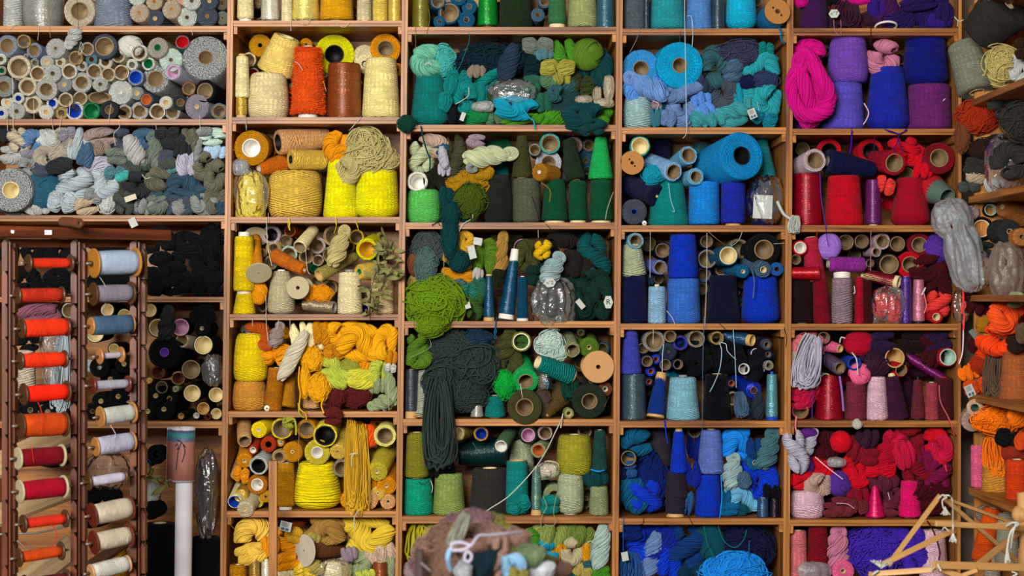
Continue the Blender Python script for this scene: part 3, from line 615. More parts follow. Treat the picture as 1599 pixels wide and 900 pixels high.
def do_B(t):      # crumpled plastic bag
    x, y, w_, h = map(float, t[:4]); tint = t[4]; k = opts(t[5:]); s = C.s; X, Yp = px(x), py(y); W, H = w_ * s * PX, h * s * PX
    d = min(max(min(W, H) * .8, .04), .16); d = k.get('d', d); Y = k.get('Y', .0 + d / 2)
    if C.side and 'Y' not in k: Y = side_y(X)
    C.n += 1; sd = C.n * 3.7; neck = k.get('neck', 0); n, m = 60, 84; V = []
    for i in range(n + 1):
        q = i / n; a = math.pi * q
        for j in range(m):
            b = 2 * math.pi * j / m; sn = math.sin(a) ** .6
            p = Vector((sn * math.cos(b), sn * math.sin(b), math.cos(a)))
            if neck:      # gathered neck: neck=1 top, -1 bottom
                u = q if neck < 0 else 1 - q
                if u > .72: f_ = max(.13, 1 - (u - .72) * 5.2) + max(0, u - .92) * 2.2; p.x *= f_ / max(sn, .2) * .9; p.y *= f_ / max(sn, .2) * .9; p.z *= 1.05
            cr = noise.ridged_multi_fractal(p * 2.3 + Vector((sd, 0, 0)), .9, 2.2, 5, 1.0, 2.0) * .06 - .10 + .10 * noise.noise(p * 1.6 + Vector((0, sd, 0)))
            pl = .20 * noise.noise(Vector((math.cos(b) * 3.4, math.sin(b) * 3.4, p.z * .8 + sd))) * (1 if neck else .6)
            p = p * (1 + cr + pl); V.append((p.x * W / 2, p.y * d / 2, p.z * H / 2))
    F = [(i * m + j, i * m + (j + 1) % m, (i + 1) * m + (j + 1) % m, (i + 1) * m + j) for i in range(n) for j in range(m)]
    me = mesh_from(V, F, None, True); o = link('plastic_bag', me, bag_mat(tint)); o.location = at(X, Yp, Y); o.rotation_euler = (0, math.radians(-k.get('rot', 0)), 0)
    tag(o, k.get('lab', '').replace('_', ' ') or f"crumpled {tint} plastic bag {C.phrase}", 'bag')
def catmull(pts, n=10):
    P = [pts[0]] + list(pts) + [pts[-1]]; out = []
    for i in range(1, len(P) - 2):
        a, b, c, d = (np.array(q, float) for q in P[i - 1:i + 3])
        for q in np.linspace(0, 1, n, endpoint=False): out.append(.5 * (2 * b + (c - a) * q + (2 * a - 5 * b + 4 * c - d) * q * q + (3 * b - a - 3 * c + d) * q ** 3))
    out.append(np.array(pts[-1], float)); return np.array(out)
def tube_obj(name, pts, r, mat, parent=None, sides=6, n=10):
    V, F, U = tubes(catmull([tuple(p) for p in pts], n)[None], r, sides); return link(name, mesh_from(V, F, U), mat, parent)
def do_T(t):      # loose thread: colour radius(px) x,y[,Y] ...
    col, r = t[0], float(t[1]); pts = []; lab = ''
    for q in t[2:]:
        if q.startswith('lab='): lab = q[4:].replace('_', ' '); continue
        c = [float(v) for v in q.split(',')]; pts.append(at(px(c[0]), py(c[1]), c[2] if len(c) > 2 else -.006))
    o = tube_obj('loose_thread', pts, r * PX * .29 * (D + pts[0].y) / D, hank_mat(col)); tag(o, lab or f"loose {nice(col)} thread end hanging {C.phrase}", 'thread')
def do_G(t):      # paper tag: x y w h rot [hex=1] [txt=..]
    x, y, w_, h, rot = map(float, t[:5]); k = opts(t[5:]); s = C.s; Y = k.get('Y', -.004); X = px(x)
    if C.side and 'Y' not in k: Y = side_y(X, .0) - .03
    W, H = .85 * w_ * s * PX, .85 * h * s * PX; P = at(X, py(y), Y); q = math.radians(-rot)
    e = empty('paper_tag', k.get('lab', '').replace('_', ' ') or f"small white paper tag {C.phrase}", 'tag', P); e.rotation_euler = (math.radians(random.uniform(-12, 4)), q, math.radians(random.uniform(-14, 14)))
    if k.get('hex'): pts = [(-.5, 0), (-.26, .5), (.26, .5), (.5, 0), (.26, -.5), (-.26, -.5)]
    else: pts = [(-.5, -.5), (.5, -.5), (.5, .5), (-.5, .5)]
    m = len(pts); V = [(a * W, -.0005, b * H) for a, b in pts] + [(a * W * 1.0, .0005, b * H) for a, b in pts]
    F = [list(range(m)), list(range(2 * m - 1, m - 1, -1))] + [[(i + 1) % m, i, m + i, m + (i + 1) % m] for i in range(m)]
    link('paper', mesh_from(V, F, None, False), plain_mat(k.get('col', 'pale_grey'), .8, .1, 60, .08), e)
    ink = plain_mat('black_core', .8, .1, 60, .05); bars = k.get('txt', '')
    if bars:
        cu = bpy.data.curves.new('print', 'FONT'); cu.body = bars.replace('_', ' '); cu.size = H * .62; cu.align_x = 'CENTER'; cu.align_y = 'CENTER'; cu.extrude = .0002
        tmp = bpy.data.objects.new('tmp', cu); COL.objects.link(tmp); me = bpy.data.meshes.new_from_object(tmp); bpy.data.objects.remove(tmp); o = link('print', me, ink, e); o.location = (0, -.0011, 0); o.rotation_euler = (math.pi / 2, 0, 0)
    if k.get('print'):
        for i in range(4): link('print_line', box_mesh(-W * .36, W * (.30 - .12 * (i % 2)), -.0011, -.0006, H * (.34 - .11 * i), H * (.34 - .11 * i) + H * .035), ink, e)
        for i in range(2): link('care_symbol', box_mesh(-W * .34 + i * W * .38, -W * .06 + i * W * .38, -.0011, -.0006, -H * .40, -H * .16), plain_mat('slate_blue', .8, .1, 60, .05), e)
def do_Q(t):      # small flat coin-like cap or ring: x y R rin col
    x, y, R, r = map(float, t[:4]); col = t[4]; k = opts(t[5:]); s = C.s; Y = k.get('Y', .02); P = at(px(x), py(y), Y); R *= s * PX; r *= s * PX
    e = P; ax = Vector((k.get('ax', 0), 1, k.get('az', .3))); T = k.get('len', .006)
    v, f, uv = lathe([(max(r, .0003), 0), (R * .94, 0), (R, T * .2), (R, T * .8), (R * .94, T), (max(r, .0003), T), (max(r, .0003), 0)], 28)
    o = link(k.get('name', 'spool_cap'), mesh_from(v, f, uv), plain_mat(col, .35, .5, 20, .08)); o.location = P; o.rotation_mode = 'QUATERNION'; o.rotation_quaternion = rot_to(ax)
    tag(o, k.get('lab', '').replace('_', ' ') or f"small round {nice(col)} plastic cap {C.phrase}", k.get('cat', 'cap'))
DISP = dict(S=do_S, E=do_E, L=do_L, W=do_W, D=do_D, B=do_B, T=do_T, G=do_G, Q=do_Q)
def put(text):
    for line in text.strip().split('\n'):
        for item in line.split('|'):
            t = item.split()
            if not t: continue
            if t[0][0] == 'H' and len(t[0]) == 2: do_H(t[0][1], t[1:])
            else: DISP[t[0]](t[1:])
# ---------------------------------------------------------------- the room
def struct(name, me, mat):
    o = link(name, me, mat); o['kind'] = 'structure'; o['label'] = name.replace('_', ' ') + ' of the yarn shop'; return o
PAL.update(plaster=lin('8c8275'), floorwood=lin('5a4430'), ceil=lin('a49c90'))
struct('floor', box_mesh(-3.4, 2.4, -6.5, .5, -.05, 0), wood_mat('floor', '3a2818', '6a4c30', 1))
struct('wall_back', box_mesh(-3.4, 2.4, .40, .5, 0, 3.5), plain_mat('plaster', .9, .1, 8, .1))
struct('wall_right', box_mesh(1.86, 1.96, -6.5, .5, 0, 3.5), plain_mat('plaster', .9, .1, 8, .1))
struct('ceiling', box_mesh(-3.4, 2.4, -6.5, .5, 3.5, 3.55), plain_mat('ceil', .9, .1, 8, .1))

# ---------------------------------------------------------------- the five shelving bays
DEP = .33
def panel_mesh(xa, xb, lean, ptop=-70, pbot=1140, y0=0.0, y1=DEP):
    V = []
    for p in (ptop, pbot):
        for x in (xa, xb):
            X = (lean_x(x, lean, p) - 799.5) * PX
            for y in (y0, y1): V.append((X, y, zf(p)))
    F = [(0, 1, 3, 2), (4, 6, 7, 5), (0, 4, 5, 1), (2, 3, 7, 6), (0, 2, 6, 4), (1, 5, 7, 3)]
    return mesh_from(V, F, smooth=False)
def board_mesh(x0, x1, t, b, yb=DEP - .008):
    T, B = zf(t), zf(b); h = T - B; f = .002
    pr = [(f, T), (f, T - h * .52), (f + .005, T - h * .55), (f + .005, T - h * .66), (f + .002, T - h * .68), (f + .002, B), (yb, B), (yb, T)]
    V = [(x, y, z) for x in (x0, x1) for y, z in pr]; n = len(pr)
    F = [list(range(n - 1, -1, -1)), list(range(n, 2 * n))] + [(i, (i + 1) % n, n + (i + 1) % n, n + i) for i in range(n)]
    return mesh_from(V, F, smooth=False)
def shift(me, org):      # keep each mesh near its own origin
    co = np.zeros(len(me.vertices) * 3); me.vertices.foreach_get('co', co); co = co.reshape(-1, 3) - np.array(org); me.vertices.foreach_set('co', co.ravel()); me.update(); return me
BAYS = [
    ('grey', -42, -36, -6, 355.2, 359.6, -11.5, [(40.5, 49.5), (186, 195), (336.5, 345.5), (464, 472), (658.5, 669), (960, 970)]),
    ('yellow', 360, 364.4, -11.5, 627.6, 632, -10.5, [(32, 41), (183, 193), (339, 348), (491, 500), (643, 652), (799, 808.5), (960, 970)]),
    ('green', 632.4, 637, -10.5, 962.6, 967, -6.8, [(42, 53), (195, 205), (347.6, 357.6), (502, 512), (655, 665.5), (807, 818), (962, 972)]),
    ('blue', 967.4, 972.5, -6.8, 1229, 1233.6, -6.2, [(44.4, 54.6), (199, 209), (352, 362), (505.6, 515), (658, 668), (810, 820), (965, 975)]),
    ('red', 1234, 1239, -6.2, 1497, 1502, -2, [(44, 55), (201, 210.5), (352, 362), (506, 516), (657.6, 667.5), (812.5, 822), (966, 976)])]
for nm, a0, a1, la, b0, b1, lb, boards in BAYS:
    org = ((a0 - 799.5) * PX, 0, 0)
    u = empty('shelving_unit', f"pine shelving bay holding the {nm} yarns", 'shelf', org)
    for (xa, xb, l) in ((a0, a1, la), (b0, b1, lb)):
        link('side_panel', shift(panel_mesh(xa, xb, l), org), PINE(2), u)
    V = [((lean_x(x, l, p) - 799.5) * PX, y, zf(p)) for p in (-60, 1140) for x, l in ((a1, la), (b0, lb)) for y in (DEP - .007, DEP)]
    m = mesh_from(V, [(0, 1, 3, 2), (4, 6, 7, 5), (0, 4, 5, 1), (2, 3, 7, 6), (0, 2, 6, 4), (1, 5, 7, 3)], smooth=False)
    link('back_panel', shift(m, org), PINE_DARK(0), u)
    for t, b in [(-112, -102)] + boards:
        xl = (lean_x(a1, la, t) - 799.5) * PX; xr = (lean_x(b0, lb, t) - 799.5) * PX
        link('shelf_board', shift(board_mesh(xl, xr, t, b), org), PINE(0), u)
        for x, sg in ((xl, 1), (xr, -1)):
            xa, xb = sorted((x, x + sg * .0125)); link('cleat', shift(box_mesh(xa, xb, .006, DEP - .02, zf(b + 12), zf(b) - .0003, .001), org), PINE(1), u)

# ---------------------------------------------------------------- the side unit in the corner, its shelves run towards the viewer
XS = 1.42
su = empty('shelving_unit', 'corner side shelving running out from the red bay', 'shelf', (XS, 0, 0))
SIDE_Z = [ZC + .905] + [ZC + v for v in (.611, .314, .008, -.300, -.592, -.90)]
for z in SIDE_Z:
    link('shelf_board', shift(box_mesh(XS, 1.85, -1.5, -.02, z - .02, z, .0015), (XS, 0, 0)), PINE(1), su)
link('back_panel', shift(box_mesh(1.846, 1.856, -1.5, .05, .06, 2.5), (XS, 0, 0)), PINE_DARK(2), su)
link('side_panel', shift(box_mesh(1.44, 1.85, -.016, -.001, .06, 2.5), (XS, 0, 0)), PINE_DARK(2), su)
link('side_panel', shift(box_mesh(XS, 1.85, -1.52, -1.5, .06, 2.5), (XS, 0, 0)), PINE(2), su)
# ================================================================ grey bay
K3 = .22514
cell(0, 0, K3, 40.5, 'above the packed grey tubes')
put('''
S 90 135 120 -160 pale_grey st=thick|S 300 285 270 -150 silver_grey st=silk pr=barrel|E 550 80 112 64 oatmeal card_dark dx=40 dy=30|S 790 275 230 -150 blue_grey st=thick
E 965 88 68 14 beige tan_core dx=40 dy=20|E 1070 12 58 14 beige tan_core|E 1075 128 62 15 slate cream_core dx=40|E 1188 65 68 15 beige tan_core dx=60 dy=40|E 1330 5 66 14 pale_grey dark_hole|E 1297 120 70 14 pale_grey dark_hole
E 1452 8 62 14 slate cream_core|E 1437 118 74 14 slate tan_core|E 1562 125 48 12 sage_grey dark_hole|E 1566 20 50 16 olive_grey dark_hole|E 950 -20 60 15 pale_grey tan_core
T white 1 60,205 110,170|T black 1.2 535,-40,-.05 545,200,-.02|T white 1 270,175 262,280|T tan 1 320,0 350,262''')
cell(0, 0, K3, 186, 'among the packed grey tubes')
put('''
E 48 302 78 54 blue_grey card dx=70 dy=35|E 165 277 50 43 tan card dx=-10|E 235 350 56 41 blue_grey card dx=70 dy=20|E 385 335 72 13 silver_grey dark_hole dx=40 dy=30|E 495 258 55 36 silver_grey card dx=40 dy=50 st=thick|E 605 340 50 40 warm_grey card
E 725 302 90 66 slate card|Ho 905 295 155 130 white|E 820 385 50 43 cream_white card dx=50 dy=20|E 965 365 60 46 white card dx=40 dy=10|E 1092 330 74 24 warm_grey green_core dx=60 dy=40|E 1265 292 50 44 teal_grey red_core dx=-10 dy=40
E 1425 380 158 52 tweed card dx=50 dy=90 len=.2|E 1185 415 82 14 pale_aqua dark_hole dx=20 dy=20|E 5 410 40 18 white card|E 62 415 26 16 mauve_taupe brown_core|E 130 466 84 62 cream_white card|E 180 390 18 10 grey card|E 240 436 32 18 grey card|E 325 430 48 18 silver_grey cream_core|E 415 435 44 18 cream_white card dx=50 dy=10
E 525 402 50 43 tan card_dark|E 570 460 38 18 silver_grey card|E 634 412 42 18 teal_grey brown_core dx=30|E 730 430 52 28 cream_white card|E 915 450 42 22 white grey_core dx=20|E 1028 442 48 33 white green_core dx=50|E 12 490 34 18 warm_grey green_core|E 260 510 56 44 cream_white card
E 365 510 62 16 silver_grey dark_hole|E 480 495 57 42 white card|E 653 495 56 44 silver_grey card|E 750 516 50 42 cream_white card|E 842 502 54 46 cream_white card|E 940 537 58 44 blue_grey blue_core dx=30 dy=20|E 1078 548 98 60 tweed card dx=60 dy=60 len=.18|E 1200 497 60 46 lilac_grey pink_core dx=80 dy=45
E 28 600 76 40 grey card|E 190 600 66 48 cream_white card|E 320 620 78 46 silver_grey card|E 445 587 54 15 grey cream_core|E 566 572 72 44 silver_grey card|E 695 585 55 14 silver_grey dark_hole st=thick|E 835 640 86 16 pale_grey white_core dx=20 dy=10|E 950 647 48 18 grey cream_core|E 690 678 88 78 taupe card sq=.5
E 1310 615 52 44 brown card|E 1422 632 82 58 black card dx=90 dy=25|E 1015 692 50 38 slate orange_core dx=60|E 1252 712 56 28 charcoal card dx=0|E 50 712 45 20 white cream_core|E 127 682 42 20 white blue_core|E 225 722 67 43 cream_white card|E 362 716 45 26 white blue_core dx=30|E 455 692 52 43 cream_white card|E 555 682 50 43 cream_white card
E 1150 712 47 22 white cream_core dx=30|E 10 785 50 18 white blue_core|E 115 772 60 16 silver_grey card|E 320 787 52 20 white cream_core|E 425 785 45 25 tan card_dark|E 515 777 67 50 white blue_core dx=30|E 635 772 62 55 green_core green_core lab=dark_green_plastic_tube_among_the_packed_grey_tubes|E 758 772 66 31 charcoal card
E 862 785 54 43 silver_grey card|E 967 770 64 42 silver_grey card st=thick|E 1090 785 57 46 white card|E 1195 777 57 42 silver_grey card dx=40|E 1365 752 88 16 mauve_grey cream_core dx=70 dy=10|E 1550 772 58 44 sage_grey card|E 1330 690 40 14 mauve_grey dark_hole b=1
T white 1.6 85,520,-.01 90,700,-.01 92,900|T white 1.2 485,700 480,820,-.01|T white 1.2 770,720,-.01 750,855|T white 1 1330,205 1335,245|T white 1 232,690 236,830|Ht 505 260 150 90 silver_grey rot=60 Y=.01|T white 1.2 560,290,-.01 545,380,-.02 580,330,-.02 560,290,-.01''')
cell(0, 180, K3, 336.5, 'on the grey hank shelf')
put('''
Hl 25 130 110 95 charcoal|Hb 130 165 150 160 oatmeal|Hl 230 180 140 150 denim_blue rot=60|Hl 330 165 135 125 pale_grey|Hb 440 180 150 190 warm_grey|Hl 535 190 150 210 ice_grey v=3 rot=-15|Hl 690 130 200 110 mauve_taupe|Hl 685 230 145 95 taupe|Hb 855 160 140 150 slate
Ht 925 240 120 190 silver_grey rot=25|Hb 1000 140 150 130 slate_blue|Ht 1080 245 115 240 sage_grey rot=12|Hl 1160 105 150 80 charcoal|Hl 1200 175 150 110 charcoal|Hl 1325 150 120 165 olive_grey|Hb 1475 150 170 110 pale_aqua|Hl 1500 250 150 95 ice_blue|Hl 1420 110 100 60 grey|Ht 1375 250 52 150 grey
Hl 1300 340 135 150 lilac_grey|Hb 1415 355 150 180 olive_grey|Hb 1505 425 130 210 olive_grey|Hb 1500 590 140 170 olive_grey|Hl 75 280 140 110 silver_grey|Hb 200 345 125 150 grey|Hb 320 280 150 150 warm_grey|Hl 410 350 165 100 charcoal|Hl 590 270 110 160 slate_blue|Hl 680 340 175 140 lilac_grey|Hl 810 285 130 100 sage_grey
Hl 925 345 205 115 dark_sage|Hl 800 400 130 90 teal_grey|Hl 290 375 110 90 slate|Hl 850 422 90 70 aqua|E 75 520 152 60 tweed cream_core dy=-20 len=.2 Y=.01|Ho 297 520 215 265 petrol|Hb 515 480 240 220 ice_grey v=1|Hb 715 490 200 190 ice_grey v=3 rot=-30|Hl 435 620 150 170 ice_grey rot=70
Hb 955 490 200 180 charcoal|Hl 840 520 80 130 dark_olive_grey|Hl 1090 445 150 150 olive_grey|Hl 1200 400 100 75 teal_grey|Hb 1290 480 270 160 petrol_grey v=3|Hl 1300 565 240 80 petrol_grey|Hl 1110 565 140 85 petrol_grey|Hl 590 640 150 110 beige|Hx 745 650 150 210 pale_grey|Hb 860 680 135 150 dark_sage v=1
Hl 970 640 130 90 slate|Hl 1000 712 130 100 grey|Hl 1095 660 135 125 sage_grey|Hl 1245 630 185 125 slate|Hl 1150 740 140 100 slate|Hl 1250 735 110 100 grey|Ht 1300 760 90 130 slate|Hb 1410 710 165 130 grey v=3|Hl 1520 720 100 95 petrol_grey|Hl 1400 605 85 75 grey|Hl 70 650 150 70 slate|Hl 250 665 160 70 silver_grey|Hl 1160 330 110 90 dark_sage|Hl 1150 290 100 90 slate|Hl 470 130 110 80 mauve_grey|Hl 200 270 90 60 mauve_grey|Hl 1270 240 110 110 charcoal|Hl 990 300 90 100 sage_grey|Hl 650 560 110 90 grey
G 905 575 95 45 20 col=cream_white|G 922 745 60 75 25|T white 1.3 50,0 52,110|T white 1.3 355,0 372,105 410,90 425,0|T white 1.3 820,40 830,80 790,130 800,210|T white 2 985,410,-.02 1010,440,-.02 1040,430,-.02|T white 1 1080,60 1085,100|T white 1 1385,0 1388,110''')
# ---------------------------------------------------------------- black shelves behind the bobbin rack
cell(0, 340, K3, 464, 'on the black hank shelf')
put('''
Hb 1110 200 200 240 black|Hb 1300 220 230 230 black|Hx 1470 170 160 250 black|Hb 1430 380 230 170 black|Hl 1200 370 180 110 black|Hb 1200 470 210 170 black|Hl 1340 525 160 110 black|Hl 1065 510 130 110 black|Hb 1500 500 120 160 black|Hl 1390 445 190 120 black|Hl 1060 410 120 120 black
Hb 400 240 200 160 black|Hb 250 250 180 150 black|Hb 170 430 180 170 black|Hb 410 440 190 170 black|Hl 700 430 180 110 black|Hl 830 430 160 110 black|Hl 60 250 120 180 black|Hl 270 480 160 100 black|Hl 740 190 240 90 black b=1''')
cell(0, 520, K3, 658.5, 'among the black cones')
put('''
E 1040 -160 54 47 black cream_core|E 1095 -35 70 62 black cream_core|Ht 1160 -70 110 210 charcoal rot=-8 Y=.02|E 1252 -38 64 60 black pink_core|E 1262 52 50 42 cream_white card dx=80 dy=45|E 1400 -30 56 14 black cream_core|Hx 1410 -140 170 150 black|E 745 -170 52 45 black cream_core|E 862 -120 52 45 black cream_core|E 660 5 66 60 black cream_core
E 1140 135 115 32 black purple_core dx=30 dy=30|E 1410 85 72 65 black cream_core dx=20|E 1325 255 72 66 black card dx=20|E 1095 275 50 43 brown brown_core|E 1235 315 47 41 tan brown_core|E 1122 378 52 43 black card dx=40|E 1333 420 64 59 black cream_core|E 1502 430 58 51 black cream_core|E 1080 437 64 17 black cream_core|E 1175 457 58 17 black cream_core
E 1025 550 62 17 black cream_core|E 1137 553 76 17 black cream_core|E 1255 597 32 21 black tan_core dx=30 dy=-30|E 1410 525 50 43 black tan_core|E 1362 587 32 21 black white_core|E 1440 595 25 15 maroon brown_core|E 1500 570 45 38 black cream_core|E 860 217 62 17 black cream_core|E 765 322 72 17 black cream_core|E 820 442 64 17 black cream_core|E 700 475 66 17 black cream_core|E 900 460 50 30 black cream_core|E 640 570 60 17 black dark_hole|E 790 110 45 36 black cream_core|E 760 560 70 17 black dark_hole|E 860 570 60 17 black dark_hole|E 690 240 70 17 black dark_hole|E 1450 340 60 30 black dark_hole b=1|E 1210 200 60 20 black dark_hole b=1|E 1020 420 60 20 black dark_hole b=1|E 1510 180 60 30 black dark_hole b=1
E 1218 390 24 10 sage grey_core|E 1036 332 22 10 gold cream_core|B 1472 255 150 220 dark lab=dark_crumpled_plastic_bag_wedged_against_the_black_cones
Hl 270 -170 260 140 multicolour lab=shiny_mauve_yarn_skein_among_the_black_cones|Hl 330 -130 150 120 mauve_taupe|E 480 -170 55 48 pale_grey card|S 175 145 135 120 ecru yb=400 st=thick|Hg 430 330 120 520 ice_grey Y=.05|B 340 60 140 200 clear Y=.03|B 350 300 120 160 clear|Hb 200 60 170 130 black|Hl 300 420 200 120 black|Ht 330 540 180 90 taupe|Hl 620 230 70 200 ice_grey rot=80|E 80 560 70 30 black dark_hole|E 210 570 70 20 black dark_hole|E 330 600 60 20 black dark_hole|E 430 600 50 20 black dark_hole''')
cell(0, 700, K3, 960, 'beneath the black cones')
put('''
S 1110 230 215 520 black st=soft|S 1430 205 190 615 black st=soft|E 1085 45 70 34 black black_core dx=-40|Hb 1435 320 130 480 black Y=.06 v=1 rot=0|B 1435 310 175 610 dark d=.08 Y=.02 lab=long_dark_garment_in_clear_plastic_beside_the_paper_tube|Hx 1060 320 100 210 pale_grey|E 1018 105 36 28 black blue_core|S 800 215 150 685 mustard Y=.12 st=thick|B 745 160 320 260 clear lab=clear_plastic_bag_behind_the_bobbin_rack|Hl 300 30 330 160 black|Hl 640 480 250 130 black|Hl 1060 430 170 110 black|Hl 700 330 260 110 black
Q 1040 565 36 27 emerald_teal az=2.2 Y=.07 len=.008 name=plastic_ring lab=green_plastic_ring_on_the_black_cone_beside_the_paper_tube cat=ring''')
# ================================================================ yellow bay
Ka = .22222; Kb = .18892
cell(345, 0, Ka, 32, 'on the shelf above the fuzzy orange cone')
put('''
S 172 118 104 -160 cream cb=22 core=white_core rc0=.75|S 348 136 112 -160 pearl_white st=silk cb=14 core=grey_core|S 464 78 70 -160 ivory|S 592 205 160 -220 lemon_cream cb=16 core=white_core st=silk|S 815 245 200 -220 golden_yellow cb=20 core=cream_core|S 1006 104 90 -160 wheat|S 1118 106 96 -160 pale_gold|S 1222 94 88 -160 pale_gold st=silk
E 255 95 45 34 cream_white black_core b=1|E 940 80 40 25 tan dark_hole b=1|E 258 20 40 20 oatmeal cream_core b=1
T cream_white 1.4 505,125 560,165 610,165 640,95|T cream_white 1.2 800,140 830,180 870,190 905,155|T white 1.2 490,130 492,220''')
cell(345, 0, Ka, 183, 'beside the fuzzy orange cone')
put('''
S 143 82 76 690 gold st=silk cb=22 core=tan_core rc0=.9|S 150 104 88 380 cream yb=688 ct=20 core=tan_core rin=.6|E 275 318 80 15 mustard black_core Y=.14|E 195 420 52 42 cream dark_hole Y=.15|L 378 503 466 254 136 94 butter Y0=.12 Y1=.09 rin=.55|S 332 300 262 520 ivory_cream pr=barrel cb=6 core=slate|S 612 228 165 325 orange fuzz=1 ct=14 cb=32 core=white_core rc0=.62 rin=.4
E 797 348 142 68 acid_yellow black_core Y=.15 len=.15 dy=10|S 868 242 230 450 copper st=silk|E 1156 318 108 58 amber card Y=.13 dy=10|E 1010 400 85 20 wheat cream_core Y=.16|E 1012 450 68 24 ivory black_core Y=.15 dx=-10|S 1125 272 216 415 cream_yellow cb=8 core=slate|E 597 312 45 12 amber dark_hole Y=.16|E 1248 490 46 12 amber dark_hole Y=.16|E 700 500 60 20 oatmeal dark_hole Y=.17|E 225 520 45 36 white red_core Y=.16|E 480 570 50 20 silver_beige dark_hole Y=.17
T white 1.6 515,430,.0 545,450,-.0 575,495,.0|T gold 1.4 720,570 740,640|T white 1.2 985,820 920,900|T white 1.2 170,820 180,900''')
cell(345, 185, Kb, 339, 'on the neon yellow cone shelf')
put('''
E 235 245 146 78 ochre white_core Y=.03 dx=40 dy=-35|E 400 250 70 20 ochre dark_hole Y=.16|L 470 200 885 165 108 82 peach core=black_core Y0=.06 Y1=.14 rin=.66|L 575 340 850 345 85 84 straw core=black_core Y0=.04 Y1=.1 rin=.42|L 312 415 520 372 58 80 burnt_orange core=oatmeal Y0=.05 Y1=.1 rin=.55|Hl 960 230 200 220 amber v=4 rot=0|Hl 970 290 170 130 amber
Hx 1210 220 400 370 pale_khaki v=1 Y=.06|Hb 1050 430 170 200 pale_khaki Y=.03 v=0 rot=10|Hx 1400 340 160 190 pale_khaki v=0 Y=.05|S 245 256 196 450 lemon|B 245 625 300 400 clear lab=clear_plastic_wrapper_around_the_lemon_cone|B 160 405 150 130 cloudy lab=white_plastic_bundle_above_the_wrapped_lemon_cone|S 615 448 430 440 straw pr=barrel st=thick|S 990 296 200 335 neon_yellow|S 1290 378 330 428 neon_yellow pr=bevel|Hl 1365 400 120 60 amber b=1
E 100 240 60 20 ochre dark_hole Y=.17|E 640 150 60 20 peach dark_hole Y=.18|T white 1.4 205,20 210,100|T yellow 1.6 560,820 570,870 555,900|T straw 1.2 390,780 395,860|T yellow 1.2 945,790 950,880|T gold 1.2 1110,830 1135,900|T white 1.2 1150,0 1060,100|T ochre 1.2 95,255,.01 150,280,.01''')
cell(345, 340, Kb, 491, 'on the shelf with the dried leaves')
put('''
E 415 120 82 54 pale_mauve black_core Y=.13|E 570 108 50 43 rust brown_core Y=.12 dx=70 dy=-10|E 533 192 58 46 taupe card_dark Y=.14|E 435 250 66 36 tan dark_hole Y=.13|E 345 290 38 10 tan card Y=.14|E 795 230 72 52 pale_mauve card_dark Y=.13|E 935 140 92 76 tan card Y=.12|E 1120 160 63 51 yellow card_dark Y=.13|E 560 302 72 56 pale_aqua card_dark Y=.13|E 702 325 62 48 tan card_dark Y=.13|E 905 305 68 60 taupe card_dark Y=.14|E 802 352 48 41 oatmeal card_dark Y=.13
E 410 372 62 45 sage card_dark Y=.14|E 1062 240 46 38 tan card_dark Y=.14|E 770 420 48 36 dark_forest green_core Y=.14|E 785 535 62 50 tan card_dark Y=.14|E 900 580 66 50 tan card_dark Y=.14|E 1186 620 52 44 taupe card_dark Y=.14|E 345 745 38 26 taupe card_dark Y=.14|E 1192 752 34 26 cream blue_core Y=.14|E 640 680 50 36 taupe card_dark Y=.15|E 1290 320 60 44 taupe card_dark Y=.15
L 650 232 768 85 60 46 cream Y0=.03 Y1=.12 rin=.85 core=card|S 185 194 124 618 yellow|S 170 184 156 120 yellow yb=632 ct=38 cb=25 core=white_core rin=.6 rc0=.65|W 285 165 312 455 40 106 amber putty_flange Y0=.13 Y1=.0 lab=amber_thread_on_a_bobbin_with_round_cardboard_flanges st=matte|Hl 312 620 130 170 amber|S 500 250 150 430 stone pr=barrel ct=14 cb=8 core=white_core|D 635 580 95 14 putty_flange stone Y=-.02 ry=.4
L 690 435 440 315 52 66 burnt_orange core=white_core rin=.28 Y0=.02 Y1=.08|Hl 735 625 130 130 amber|Hx 840 625 170 130 amber v=2 Y=.03|L 938 748 690 722 52 50 pearl_taupe st=silk core=grey_core rin=.8 Y0=.02 Y1=.06|L 808 480 1110 318 60 40 khaki core=tan_core Y0=.02 Y1=.12 rin=.8|Ht 980 235 140 310 pale_khaki rot=-20 Y=.02 v=0|S 1065 215 178 430 ivory ct=25 core=grey_core rin=.45
E 1207 262 92 72 acid_yellow yellow_core Y=.03 dx=40 dy=-60|L 1142 448 1290 440 62 88 straw core=green_core Y0=.04 Y1=.1|S 1335 200 186 490 pale_peach Y=.06|L 1330 420 1390 440 50 60 pale_peach Y0=.14 Y1=.2
T white 1.4 378,0 385,220,.0 420,400,-.01|T white 1.2 122,40 125,118|T yellow 1.6 563,0 555,60 570,105 563,40|T yellow 1.2 950,0 955,60 935,130|T white 1.2 700,260,-.01 712,420,-.02 735,470,-.02|T white 1.4 372,640 374,860|T yellow 1 1110,30 1140,105''')
cell(345, 490, Kb, 643, 'on the golden hank shelf')
